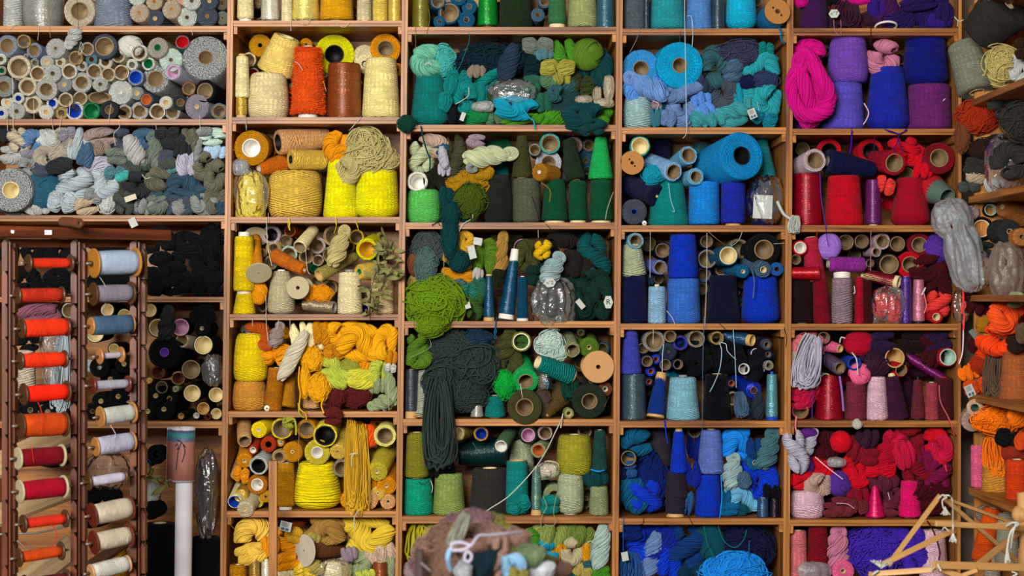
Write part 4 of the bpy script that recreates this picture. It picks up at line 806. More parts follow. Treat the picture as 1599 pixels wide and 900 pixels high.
put('''
S 205 290 262 555 apricot pr=barrel|S 205 297 240 165 yellow yb=553 pr=barrel|S 430 150 132 450 rust_ochre core=white_core rin=.32 lean=30|L 520 795 588 435 108 26 ochre Y0=.08 Y1=.1|Hl 300 130 185 160 rust|Hl 375 240 115 125 rust|Hl 450 335 240 185 amber|Ht 465 175 110 190 mauve_taupe rot=-20 Y=.03|Ht 595 345 115 400 cream_white rot=-28 Y=.01 v=1
Hl 650 200 130 220 ivory|Hl 755 190 180 230 ivory v=3|Hl 835 150 140 180 ochre|Hb 950 165 170 170 golden_yellow|Hb 1080 140 190 150 golden_yellow|Hb 1150 240 330 280 golden_yellow Y=.04 v=3|Hb 1390 235 170 260 golden_yellow Y=.04|Hl 940 310 160 165 ochre|S 750 150 64 425 peach ct=10 core=slate cb=10 Y=.1|Hx 755 370 190 200 golden_yellow v=2 Y=.05|Hx 810 610 180 220 golden_yellow v=2 Y=.02|Hx 690 560 90 260 golden_yellow v=2 Y=.02
Hl 1190 400 115 135 amber|Hl 905 440 160 165 lime|Hl 960 540 190 150 lime|Hl 1150 540 210 150 lime_yellow|Hx 1070 430 160 120 olive_lime|Hl 1310 480 160 200 lime|Ht 1400 590 95 300 sage rot=10 Y=.01|Ht 1315 740 190 110 sage rot=20 Y=.0|Hl 1280 590 160 140 sage|Hl 1410 370 95 120 ochre|Hl 1410 720 90 150 olive_lime|Hl 190 120 90 90 oatmeal b=1|Hl 530 160 90 90 amber b=1|Hl 440 420 160 80 sage b=1
Hx 950 690 190 190 maroon|Hx 1100 720 230 210 maroon v=1|Hl 930 850 140 130 maroon Y=-.01|Hx 1180 680 140 140 maroon|Q 380 785 25 8 white_core|Q 1352 792 18 6 white_core|Hl 1405 450 80 70 white v=2 Y=.0 lab=white_yarn_tie_around_the_sage_hank
T golden_yellow 4 650,440,.01 640,560,-.01 655,660,-.01 650,780,-.02 700,830,-.02 705,880,-.02|T golden_yellow 4 850,700,-.01 830,760,-.02 855,830,-.02|T white 1.4 372,0 376,100,.0 390,230,.0|T white 1.2 478,50 460,130|T white 1.2 570,50 572,130|T white 1 1385,560,-.03 1388,800,-.03|T white 1.2 260,40 262,105|T olive_lime 5 640,740,-.01 650,830,-.02 690,860,-.02''')
cell(345, 640, Kb, 799, 'around the huge yellow bulb')
put('''
L 195 262 190 100 60 62 peach core=card Y0=.02 Y1=.14 rin=.8|E 312 168 68 17 yellow white_core dx=70 dy=-20|E 503 158 90 78 yellow card dx=10 dy=-20|E 705 160 82 63 ochre card dx=40 dy=-20|E 860 215 100 85 lemon black_core Y=-.01 dx=0 dy=-60 len=.18|E 965 352 70 17 straw tan_core dx=60 dy=-190 Y=.02 len=.19|Hg 1090 480 120 680 old_gold Y=.0 v=0 rot=0|Hg 1160 500 130 650 old_gold Y=.01 v=1 rot=0|Hl 1210 220 150 170 orange
E 1355 215 95 68 pale_lemon card Y=.01 dx=10 dy=-20|E 1292 515 86 17 olive_yellow cream_core Y=.01 dx=80 dy=-170 len=.19|E 1370 632 82 17 amber cream_core dx=30 dy=-100 Y=.03|E 265 335 40 27 red_rust white_core dx=20 dy=-80|E 392 288 66 27 red_rust black_core|E 492 272 34 17 mustard white_core|E 590 350 86 15 ochre cream_core dx=10|E 795 355 108 50 olive_yellow white_core dy=-20|E 195 425 64 17 amber cream_core dx=-25 dy=-120|E 60 545 40 23 peach cream_core dx=60 dy=-190 len=.19
E 310 465 80 60 pale_grey black_core dx=45 dy=-70 Y=.01|E 480 390 62 40 tan card_dark|Hl 170 540 115 125 amber|E 300 620 85 52 rust_ochre white_core dx=30 dy=-20|E 50 762 60 51 cream blue_core dx=50 dy=-110 Y=.0|E 165 715 58 19 gold cream_core st=silk dy=-60 Y=.01|E 200 828 72 17 silver_beige cream_core dx=60 dy=-120 Y=-.005|E 308 770 42 18 olive_yellow dark_hole|S 535 156 138 440 mustard cb=30 core=white_core rc0=.7|S 795 420 300 425 bright_yellow pr=bulb st=wrap Y=.085 lab=huge_bulb-shaped_bright_yellow_yarn_cone_bulging_over_the_shelf_edge
E 995 485 74 60 taupe card_dark Y=.01|E 1035 620 70 18 amber cream_core b=1|E 1057 765 72 17 amber cream_core|E 1218 760 82 17 peach cream_core|E 1297 692 60 15 straw cream_core|E 1380 766 64 17 peach cream_core|E 1230 602 58 18 amber dark_hole|E 1150 372 48 31 yellow black_core dx=20 dy=-80|E 370 720 50 15 mustard dark_hole|S 1240 90 80 320 lemon yb=460 Y=.15|E 1130 150 60 20 ochre dark_hole b=1|E 1290 120 60 20 rust dark_hole b=1|E 1060 120 60 20 rust_ochre dark_hole b=1
Hl 560 110 90 90 olive_lime Y=.0|T olive_lime 6 530,60,-.0 520,110,-.02 600,80,-.01 620,140,-.01 620,210,-.01|T white 3 1065,370,-.05 1120,360,-.05 1085,380,-.05 1080,470,-.05|T white 3 1140,830,-.05 1105,890,-.03 1100,980,-.02|T maroon 1.4 895,80,-.02 910,60,-.02''')
cell(345, 730, Kb, 960, 'on the shelf below the huge yellow bulb')
put('''
Hb 270 570 270 300 straw v=2 rot=0|Hl 250 720 230 150 straw|G 535 490 115 95 -12 print=1 lab=white_printed_tag_on_the_amber_skein|Hb 530 640 260 250 amber|Hl 540 780 190 130 amber|Hl 410 650 130 160 amber|Hb 850 500 330 210 khaki_brown v=3|W 690 690 985 665 78 135 brown grey_flange Y0=.03 Y1=.15 st=matte ft=.003|Hb 1200 560 420 270 straw_gold v=3|Hl 1320 710 230 200 pale_mauve_beige|Hl 1140 810 180 190 sage
S 930 200 170 775 ivory|B 940 860 300 200 clear Y=.03|S 1315 145 120 785 copper st=silk|S 140 155 142 805 ochre core=white_core rin=.25|S 280 105 92 760 bronze_gold st=silk|S 375 92 80 760 pearl_white st=silk ct=20|Hl 700 860 170 160 straw_gold|Hl 540 880 160 90 wheat|Hl 1200 890 150 80 lime|Hl 1400 840 120 160 sage|Hl 790 830 130 110 khaki|Hl 610 560 110 120 old_gold|Hl 1060 720 120 120 mauve|Hl 760 590 110 90 khaki|Hl 640 440 110 90 rust b=1|Hl 300 440 300 80 taupe b=1|Hl 1030 860 110 150 khaki
T tan 1.2 645,-320 643,0|T ochre 1.2 60,390 70,460 110,510''')
# ================================================================ green bay
cell(620, 0, .22785, 42, 'beside the shiny emerald cone')
put('''
S 165 124 118 -160 olive st=silk|E 358 88 78 66 teal_blue dark_hole|E 495 45 54 20 teal_blue grey_core|E 476 143 60 20 teal_blue grey_core|E 290 157 42 17 teal_blue grey_core|E 245 112 50 20 teal_blue dark_hole b=1|E 280 10 54 44 teal_blue dark_hole|S 622 148 108 -160 emerald st=silk cb=20 core=brown_core rc0=.6|S 815 240 205 -160 dark_forest|E 965 102 48 18 slate_blue dark_hole|E 1012 8 48 34 slate_blue dark_hole|E 960 170 36 14 slate_blue dark_hole b=1|S 1097 128 106 -160 mid_green cb=30 core=cream_core rc0=.9|S 1272 214 170 -180 pale_olive_green cb=12|S 1440 132 112 -160 steel_teal st=silk|E 420 -20 60 30 teal_blue dark_hole|E 700 60 50 30 dark_forest dark_hole b=1
T olive 1.2 125,180 128,340|T olive 1.2 215,60,.0 225,130,.0 200,240|T teal 1.4 490,220 495,280,.0 440,430,.0 405,500,.0''')
cell(620, 0, .22785, 195, 'on the teal and green hank shelf')
put('''
S 215 296 195 515 teal pr=bevel cb=8|Hl 180 420 205 205 seafoam v=4|Hx 330 420 135 210 aqua v=0|Hx 600 370 440 290 midnight_teal v=0 Y=.1|Ht 765 430 120 240 slate_navy rot=-18 Y=.03|Hl 885 425 190 200 midnight_teal|Hl 965 305 190 110 sage_grey|Hl 1000 362 125 95 teal_grey|Hl 850 300 90 80 sage_grey b=1|Hl 1145 340 155 180 leaf_green v=4|Ho 1305 365 190 190 olive_green|Hl 1100 465 210 110 khaki_olive Y=.02|Hl 1125 520 120 110 khaki_olive Y=.03
Hb 1390 470 210 270 deep_teal Y=.1|Hl 1260 585 160 150 dark_olive_green|Hl 1040 550 110 115 sage_green|Hl 1160 580 125 115 teal_slate|Hb 1085 640 95 105 teal_slate Y=.02|Hl 925 580 115 115 dark_sea_green|Hl 955 520 110 90 teal_slate b=1|Hl 425 545 155 125 teal|Hl 540 490 115 85 taupe|Hb 630 540 175 165 teal|Hb 465 665 150 210 teal|Hl 565 640 150 140 teal|Hl 350 640 95 220 teal|Hl 665 650 90 90 dark_olive_green|Hl 780 630 180 95 bottle_green|B 790 630 330 170 clear Y=.02|B 590 730 165 75 silver|Hb 810 740 265 145 turquoise v=3 Y=.015|Hl 540 808 155 115 green
Hl 670 805 115 100 sage_green|Hl 830 832 210 60 leaf_green|Hl 1080 800 160 110 leaf_green|Hl 985 828 110 70 leaf_green|Hl 1005 700 105 125 dark_sea_green|Hl 1140 740 170 95 dark_teal_slate|Hl 1180 680 140 105 dark_teal_slate|Hb 1270 800 250 180 deep_teal Y=.0|Hb 1340 870 170 110 deep_teal Y=-.02|Hl 1420 790 155 135 leaf_green|B 1282 685 125 62 beige Y=.015|B 1452 605 85 180 beige Y=.02|B 1415 708 150 65 beige Y=.01|B 1372 650 70 110 beige Y=.025|Hl 375 800 150 130 navy_black|Hl 830 540 160 100 dark_olive_green b=1|Hl 860 690 200 90 dark_teal b=1|Hl 720 780 110 80 navy_black b=1
Hx 65 850 120 110 bottle_green v=2 Y=-.02 lab=dark_green_yarn_tassel_over_the_upright_by_the_teal_cone|T bottle_green 1.6 20,800,-.02 5,860,-.02 30,880,-.02|T white 2 490,600,.0 485,660,.0 400,715,.0|T turquoise 4 860,740,-.02 900,800,-.02 935,830,-.02 945,885,-.02|T khaki_olive 3 1070,440,-.01 1085,490,-.01 1110,560,-.01|T white 3 190,445,.0 215,430,-.01 235,450,.0|G 450,800 35 70 -20'''.replace('450,800', '450 800'))
cell(620, 190, .22514, 347.6, 'on the forest green cone shelf')
put('''
Hb 150 245 170 210 pale_celadon v=1|Hl 255 150 190 140 beige_pink|Hl 315 190 80 80 petrol|Hb 415 235 150 340 dark_olive_grey v=1|Ht 320 250 62 140 pale_lilac_grey rot=10 Y=.02|Hl 330 320 80 110 pale_lilac_grey|Hl 270 405 150 170 black_olive|E 140 415 73 63 white white_core Y=.03|S 185 232 226 475 light_green pr=barrel|Hl 345 540 90 160 bottle_teal|Hx 370 655 125 190 bottle_teal v=2 Y=-.01|Hl 460 650 130 90 bottle_teal|Hx 510 565 225 240 moss v=2 Y=.03|Hx 500 425 310 170 old_mustard v=2 Y=.06|Hl 600 350 130 110 old_mustard|Ht 650 240 130 330 pale_celadon rot=-84 Y=.02 v=0|Hl 545 135 115 85 mauve|Hb 520 320 75 65 grey Y=.02
L 590 170 760 160 70 90 forest_green Y0=.16 Y1=.2|S 725 110 100 290 teal yb=400 Y=.17|S 705 210 162 372 black_charcoal pr=barrel|S 900 196 190 398 grey_olive cb=6|S 868 150 70 100 dark_olive yb=395 cb=6|E 1060 152 73 60 aqua card Y=.04|E 955 195 42 36 grey card_dark|E 1050 285 92 50 pale_lilac_grey dark_hole Y=.06|L 985 350 1090 365 63 60 mustard_brown core=white_core rin=.22 Y0=-.01 Y1=.07|S 1095 192 140 402 forest_green cb=16 core=cream_core rc0=.75|S 1255 132 120 414 forest_green cb=16 core=cream_core rc0=.85|S 1415 172 146 405 forest_green cb=16 core=cream_core rc0=.8
L 1240 412 1188 130 74 45 dark_forest Y0=.07 Y1=.1|S 1412 182 78 108 bright_green yb=404 cb=4|E 1225 165 62 46 mauve card_dark b=1|E 1330 165 48 36 slate card_dark b=1|E 1310 270 72 20 petrol dark_hole b=1|E 1322 340 34 28 teal_blue card b=1|E 1125 385 44 14 mauve dark_hole b=1|E 1130 100 50 20 dark_forest dark_hole b=1|E 1430 120 60 20 dark_sage dark_hole b=1
T bottle_teal 4 165,30,-.01 180,110,-.01 205,200,-.01 228,260,-.01 225,345,-.01|T mustard_brown 2.4 1000,425,-.03 1050,460,-.03 1065,500,-.03 1057,555,-.03|T white 1.4 1500,490,.0 1460,600,.0 1445,680,.0|T white 1.6 430,760 460,710,-.01 510,680,-.01|T white 2 480,490,.0 520,580,-.0 525,670,.0|T black 1.4 1030,710 1060,740 1075,760|T black 1.4 935,520,.01 975,640,.01 985,705,.01|T bottle_teal 2.4 240,720 280,700 295,720''')
cell(620, 340, .22514, 502, 'beside the moss green tangle')
put('''
Hx 190 180 250 210 slate_grey v=1 Y=.07|Hx 200 350 155 270 slate_green v=1 Y=.03|Hl 100 470 115 130 khaki|Hl 95 330 90 130 brown|Hx 265 600 430 360 moss_green v=1 Y=.03|Hx 240 745 210 160 moss_green v=0 Y=-.03|Hx 365 110 110 320 bottle_teal v=2 Y=-.01|Hx 430 300 150 140 bottle_teal v=2 Y=.01|Hb 460 170 135 150 old_gold|Hl 415 270 170 120 ochre|Hb 430 385 210 150 ochre|Hl 430 420 200 110 old_gold_olive|Hl 620 280 160 240 olive_green v=4|Ht 720 230 100 290 khaki_brown rot=-8|E 870 210 72 63 black_charcoal pink_core b=1
L 755 705 820 218 60 30 petrol_blue st=silk core=white_core ct=60 cb=35 rin=.9 Y0=.04 Y1=.05|S 638 82 50 392 teal_blue st=silk ct=15 cb=25 core=tan_core rin=.85 rc0=.95|S 870 86 66 405 teal_navy ct=8 cb=18 core=white_core rc0=.95|Hb 900 265 135 200 dark_olive|Hb 1010 225 115 120 mustard_yellow Y=.02|Ht 1085 350 130 210 pale_slate rot=-30 Y=.0 v=0|G 1060 452 100 68 4 hex=1 txt=n°2 Y=-.03 lab=white_hexagonal_tag_under_the_pale_slate_hank|B 1085 590 320 350 clear neck=-1 Y=.03 lab=clear_plastic_bag_hanging_over_the_edge_under_the_pale_slate_hank
Hl 1090 410 330 150 dark_bottle_green Y=.08|Hb 1140 210 280 260 black_brown Y=.12|Hl 1250 330 220 160 black_brown|Hb 1430 265 190 290 deep_teal_green|S 1285 210 200 110 dark_petrol Y=.2|Hb 1350 450 220 160 dark_bottle_green|Hb 1320 630 180 240 dark_bottle_green|Hb 1450 560 130 300 dark_bottle_green|G 1465 587 78 100 0 hex=1 txt=R lab=white_hexagonal_tag_on_the_dark_bottle_green_hank|G 1272 600 45 85 40 lab=creased_white_paper_tag_beside_the_plastic_bag|Hl 500 510 120 120 teal_green|Hl 560 480 110 150 dark_sea_green|Hb 540 610 120 190 dark_leaf_green|Hl 520 690 100 80 black_olive|G 490 610 45 50 15|G 520 240 60 110 15 lab=crumpled_white_paper_beside_the_old_gold_hank|G 560 165 70 60 -10 lab=white_paper_scrap_above_the_olive_green_skein
Hl 1060 620 200 180 dark_forest_grey Y=.1|Hl 560 390 70 80 silver|Hl 700 420 90 110 black_olive|Hl 940 400 100 120 dark_bottle_green|Hl 430 470 90 80 slate_green|Hl 300 330 80 160 brown b=1|Hl 760 140 200 130 dark_olive b=1
T sage 2 320,130 325,290 325,400,-.0 340,430,-.02|T white 1.2 978,85 980,140|T teal_blue 2.4 690,690,.0 685,740 680,800 690,830 675,840 680,780''')
cell(620, 500, .22514, 655, 'beside the charcoal tangle')
put('''
Hb 140 170 150 150 olive_green|Hb 140 265 160 130 olive_green Y=.03|Hl 100 120 100 120 dark_olive_green b=1|Hx 380 210 330 270 charcoal_green v=1 Y=.05|Hx 560 320 320 330 charcoal_green v=0 Y=.04|Hx 310 460 250 330 charcoal_green v=0 Y=.03|Hx 480 510 310 230 charcoal_green v=1 Y=.04|Hg 300 720 210 560 charcoal_green Y=-.02 v=0 rot=0 lab=long_charcoal_green_hank_hanging_over_the_shelf_edge|Hx 560 110 200 130 navy_slate v=0 Y=.03|Ht 760 150 130 210 dark_olive rot=-20|Hb 780 290 160 150 dark_olive|E 862 150 70 59 olive white_core Y=.02|Hl 865 150 95 95 dark_leaf_green Y=.06
Hx 1060 150 190 190 pale_aqua v=0 Y=.03|Hx 1110 220 140 110 pale_aqua v=0 Y=.03|E 1215 208 56 43 sage card Y=.02 dx=-20 dy=-100|E 1200 140 58 48 pale_mauve card_dark b=1|E 1275 88 32 20 dark_forest card|E 1332 190 70 16 olive_green cream_core dx=0 dy=-40 Y=.04|D 1395 325 112 14 tan_flange bronze_olive Y=-.01 ry=.6|L 968 290 1222 390 58 70 teal core=cream_core rin=.75 ct=14 cb=14 Y0=.0 Y1=.04 st=thick|E 892 425 90 54 bright_green card dx=-50 dy=-150 Y=.02 len=.2|Hx 745 450 150 190 emerald v=2 Y=.03|S 680 152 112 525 teal cb=8|E 885 605 122 62 dark_moss card Y=-.01 dx=20 len=.2
L 1040 675 1180 490 26 95 bronze_olive Y0=.03 Y1=.12 core=tan_core|E 1335 608 120 56 dark_forest_grey card Y=.01 dx=-30 len=.2|E 1192 672 36 20 olive_pale cream_core Y=.01|E 1445 480 50 18 brown white_core|E 1345 425 62 14 black_brown cream_core|Hx 1010 580 100 190 brown_grey v=0|Hg 1200 440 120 200 bottle_green|S 95 96 84 345 slate st=silk cb=50 core=tan_core rc0=.95|W 185 335 155 670 36 60 pale_sage_grey wood_flange Y0=.06 Y1=.04 st=thick|S 555 94 74 590 silver st=silk cb=10 core=brown_core|E 915 230 28 18 brown card b=1|E 1430 200 55 40 petrol dark_hole b=1|E 1270 300 60 36 bronze_olive card_dark b=1|Hb 1010 680 90 90 brown_grey|B 1020 420 90 120 clear|E 1460 620 50 20 deep_teal dark_hole b=1|E 1090 430 60 20 brown_grey dark_hole b=1|E 700 330 60 20 dark_olive dark_hole b=1
T teal_blue 2.4 685,0 680,60 672,90 690,85 683,40|T white 1.6 855,440,-.01 870,540,-.02|T sage 1.8 220,120,-.0 235,180,-.0 180,220,-.0 90,260,-.0|T turquoise 2 1010,440,-.01 1050,430,-.01 1040,480,-.01|T brown 1.2 1470,530 1440,600|T white 3 1150,650 1135,750,-.02''')
cell(620, 650, .27778, 807, 'beside the fern cone')
put('''
S 105 142 112 93 olive yb=350 cb=8|S 118 166 152 352 emerald_teal|S 292 186 155 310 fern ct=12 core=blue_core rin=.32|S 522 238 190 293 charcoal_brown|L 340 215 605 195 62 85 deep_teal st=silk Y0=.15 Y1=.18|S 675 135 120 252 teal_turquoise core=tan_core rin=.8 yb=545|Hl 688 540 110 90 teal Y=.02|S 783 66 46 282 steel_green st=silk ct=8 cb=30 core=tan_core rc0=.95|E 585 170 41 34 sage_green white_core dx=60 dy=-80 Y=.02|E 737 92 52 39 dark_forest pink_core|E 832 92 42 34 pale_mauve card|E 793 193 44 34 sage orange_core dx=60 dy=-20 Y=.02|S 700 150 130 135 pale_sage yb=320 Y=.18|Hl 845 305 120 90 cream_white|B 845 305 130 95 clear
E 885 450 66 34 sage dark_hole Y=.06|Hl 860 515 95 95 teal Y=.03|S 998 200 186 105 olive_lime_green yb=325 pr=barrel rin=.3|S 975 150 145 322 pale_sage pr=barrel cb=10 core=white_core|S 1140 92 62 80 dark_teal_grey yb=305|Hl 1115 350 125 105 deep_teal|S 1135 112 96 395 sage|E 1068 440 40 30 pale_mauve card_dark b=1|E 340 97 44 35 khaki cream_core dx=60|E 472 100 42 32 mustard blue_core|E 1055 82 42 32 pale_mauve card_dark b=1|Hl 240 290 150 120 black|E 200 270 50 20 black dark_hole b=1|Hl 800 390 110 100 black_charcoal b=1|E 640 100 50 34 dark_forest card_dark b=1|E 1050 500 40 30 sage dark_hole b=1|E 160 300 50 20 dark_olive dark_hole b=1
T white 2.8 930,0 900,70,-.03 800,260,-.04 640,440,-.04 510,530,-.04 480,570,-.02|T azure 4 1090,300,-.0 1130,312,-.01 1165,305,.0|T sage 2 820,450,-.0 840,510,-.02 810,580,-.02 815,700,-.02|T sage 2 900,430,-.01 880,540,-.02 895,590,-.02 870,620,-.02 830,610,-.02|T black 1.6 120,370 150,385 180,360|T steel_green 1.4 425,150,.1 470,205,.05 540,190,.08|T white 2 190,365,-.0 200,400,-.01 195,430,-.0''')
cell(620, 650, .27778, 962, 'behind the fluffy wool heap')
put('''
Hg 130 715 200 230 acid_olive v=1 rot=4|Hl 210 645 100 80 khaki|Hl 855 670 190 135 olive_sage|Hl 1015 670 170 115 moss_olive|Ht 1145 715 95 230 pale_sea_grey rot=-8|Hl 905 745 95 105 mustard|Hb 985 762 115 145 stone_beige|Hl 1085 765 85 115 mustard|Hl 745 700 110 125 leaf_green|Hb 830 770 140 150 turquoise|Hl 1100 830 95 55 teal_slate|Hl 1060 880 140 95 khaki|Hl 1150 880 95 75 leaf_green|Hl 980 880 90 80 deep_teal|Hl 70 865 110 100 mauve_taupe|Hl 400 700 200 140 olive_sage b=1|Hl 600 700 200 140 moss_olive b=1|Hl 260 700 150 120 mustard b=1|Hl 950 830 110 80 bottle_green b=1|Hl 1140 800 100 80 slate b=1
T white 2 1060,720,-.02 1090,705,-.02 1120,725,-.02|T sage 2 820,620,-.02 860,640,-.02 850,700,-.02 800,740,-.02''')
# ================================================================ blue bay
cell(955, 0, .22779, 44.4, 'above the big cyan roll')
put('''
S 160 158 140 -160 grey_slate|S 238 40 34 -160 steel_slate st=silk|S 382 256 205 -180 aqua_teal cb=12 core=tan_core rc0=.4|S 600 184 150 -180 cornflower|S 728 92 82 -160 steel_slate st=silk|S 887 228 180 -180 cyan cb=14 core=tan_core rc0=.55 pr=bevel|D 1137 78 90 15 wood_flange ocean_blue Y=-.03 ry=1.02 dx=-40 dy=40 holes=1|E 1000 10 34 22 grey card b=1
T ocean_blue 6 1150,190,-.02 1165,230,-.02 1160,260,-.02 1185,300,-.02|T ice_blue 2.2 500,-30,-.02 508,500,-.05 515,900,-.02|T ice_blue 1.6 515,110 545,115 558,200 552,320|T steel_slate 1.2 470,210 468,285|T grey 1.2 190,190 175,260 125,360''')
cell(955, 0, .22779, 199, 'beside the big cyan roll')
put('''
E 165 470 130 55 sky_blue card Y=.05 dy=-20|E 468 447 160 53 cyan_blue card Y=.02 dx=-20 dy=-10 lab=big_cyan_blue_yarn_roll_facing_out_on_the_blue_bay|S 180 202 190 666 pale_ice_teal pr=barrel st=thick|Ht 210 590 130 290 periwinkle_blue rot=62 Y=.02 v=0|Hl 120 620 115 140 cornflower|Hl 310 590 125 135 cornflower|Hb 485 740 200 240 periwinkle_slate v=2|Hl 440 640 160 120 periwinkle_slate|Hl 615 665 125 135 cornflower|Hl 640 750 125 85 cornflower|Ht 530 610 170 80 periwinkle_slate|Hb 710 460 190 260 teal_slate v=2 rot=0|Hb 770 645 190 210 slate v=0 rot=0|Hl 650 590 115 90 slate_navy|Ht 840 480 125 190 slate_blue rot=-20
Hx 870 350 320 180 violet_slate v=0|Hb 1020 450 235 185 aqua_teal v=3|Hl 1060 335 90 90 teal|Hx 1050 550 185 125 indigo_slate v=0|Hl 880 640 95 145 turquoise|Hb 1090 690 185 200 aqua_teal v=0|Hl 985 640 145 115 aqua_teal|Hl 920 710 130 110 teal_aqua|Ht 820 765 240 100 teal_aqua|Hl 690 828 160 105 teal_aqua|Hl 835 835 170 85 teal_aqua|Hl 600 820 110 115 teal_aqua|Hl 390 820 95 105 periwinkle_slate|Hl 310 810 85 125 dark_aqua|Hl 360 720 85 95 dark_teal|Hl 1045 825 160 110 dark_turquoise|G 965 780 62 80 22 print=1 lab=printed_white_care_tag_on_the_teal_aqua_skeins|Hl 930 560 90 90 navy|Hl 590 560 80 90 indigo_slate|Hl 100 720 90 100 periwinkle_slate b=1|Hl 310 710 70 70 mauve|Hl 480 650 60 60 navy b=1|Hl 850 570 110 90 slate_navy b=1
T white 1.6 280,690,-.0 320,710,-.0 310,750,-.0|T white 1.2 1000,700,.0 1010,760,.0''')
cell(955, 190, Kb, 352, 'beside the azure drum')
put('''
E 235 187 84 72 aqua cream_core Y=.05|D 170 340 98 14 wood_flange midnight_blue Y=.0 ry=.7 holes=1|L 330 618 120 500 92 125 midnight_blue Y0=.04 Y1=.13 rin=.13|E 185 745 106 22 slate blue_core Y=.02|Hx 345 440 180 150 turquoise v=0 Y=.03|E 510 415 83 63 light_blue card dx=-190 dy=-130 Y=.0 len=.19|E 635 278 78 60 sky_aqua card dx=-80 dy=50 Y=.06|E 695 455 72 47 sky_aqua card dx=-80 dy=10 Y=.01|E 1075 282 200 78 azure_blue black_core dx=-180 dy=60 Y=-.02 len=.2 rb=.92 lab=huge_azure_blue_yarn_drum_with_black_core_facing_out|S 470 352 240 485 teal st=soft|S 765 262 252 500 azure cb=10 core=teal_blue
S 1005 202 195 495 ultramarine ct=12 cb=20 core=tan_core rc0=.65|L 1290 480 1250 140 105 60 aqua_teal Y0=.16 Y1=.18|S 1255 190 180 490 navy|S 410 180 165 150 midnight Y=.2|S 740 165 140 175 teal_slate Y=.22|L 760 470 700 330 60 40 blue Y0=.14 Y1=.2|B 1265 660 320 420 clear Y=.07 d=.15 lab=clear_plastic_bag_around_a_navy_cone_beside_the_ultramarine_spool|Q 272 842 20 6 white_core len=.012|G 1250 705 185 230 -3 Y=.012 lab=blank_white_paper_label_on_the_bagged_navy_cone|Hl 1120 620 80 200 slate_navy b=1
Hg 1510 850 90 130 pale_grey Y=-.02 lab=twisted_plastic_bag_tail_hanging_over_the_blue_upright|T pale_grey 9 1370,660,-.01 1420,760,-.02 1480,810,-.02 1530,890,-.02|T ice_blue 1.6 470,510,.01 490,650,.005 520,740,.005 500,740,.005|T midnight_blue 1.2 190,520,.0 150,640,.0|T white 1.4 625,0 622,90,-.02 590,140,-.02''')
cell(955, 345, Kb, 505.6, 'beside the royal blue cones')
put('''
S 190 206 150 195 pale_sage yb=456 st=thick lean=-20|S 190 222 190 455 navy cb=8 core=ocean_blue|E 200 165 68 52 sky_aqua card dx=-45 dy=-10 Y=.02|E 305 190 67 61 brown card b=1|E 422 245 72 60 navy card b=1|E 400 385 62 51 periwinkle card dx=-60 dy=-20 Y=.03|S 375 152 142 525 pale_sky ct=20 core=cream_core rin=.28|S 590 262 212 115 royal_blue yb=475|S 595 287 262 478 cornflower_blue|E 785 170 62 52 navy card Y=.1|E 790 315 79 73 periwinkle card Y=.1|E 965 287 86 75 teal_blue cream_core dx=-50 Y=.04|E 1050 232 87 75 taupe card Y=.12
E 1260 197 140 82 black card Y=.03 dx=-30|E 1086 420 55 18 ocean_blue cream_core dx=-70 dy=-25 Y=.02|E 1255 405 70 27 slate_blue cream_core dx=-80 dy=-60 Y=.0 st=thick|E 1376 400 57 20 blue brown_core Y=.02|S 920 292 222 452 midnight|S 1240 332 266 462 royal_blue pr=bevel|E 910 402 54 47 taupe card_dark b=1|E 760 442 64 50 periwinkle card_dark b=1|E 390 478 48 39 slate card_dark b=1|E 1210 320 110 20 navy_royal dark_hole b=1|E 1075 520 42 36 navy card_dark b=1|E 1050 595 26 13 navy pink_core b=1|Hl 310 470 80 120 slate_blue b=1|E 1060 350 50 42 periwinkle card_dark b=1|E 745 560 60 48 slate card_dark b=1|E 1070 680 40 20 ocean_blue dark_hole b=1
T white 1.6 788,100,-.02 785,480,-.03 770,880,-.02|T tan 1.2 800,90 870,150 940,200,.03|T white 1.4 1080,90 1050,160 990,210,.0|T slate_blue 4 1160,400,-.0 1180,500,-.0 1170,640,.0|T white 1.6 455,745,.0 500,800 525,860|T white 1.2 320,85 318,470,-.01|T white 1 1340,190,.0 1430,185|T black 1.4 890,850 940,895''')
cell(955, 500, Kb, 658, 'on the black navy hank shelf')
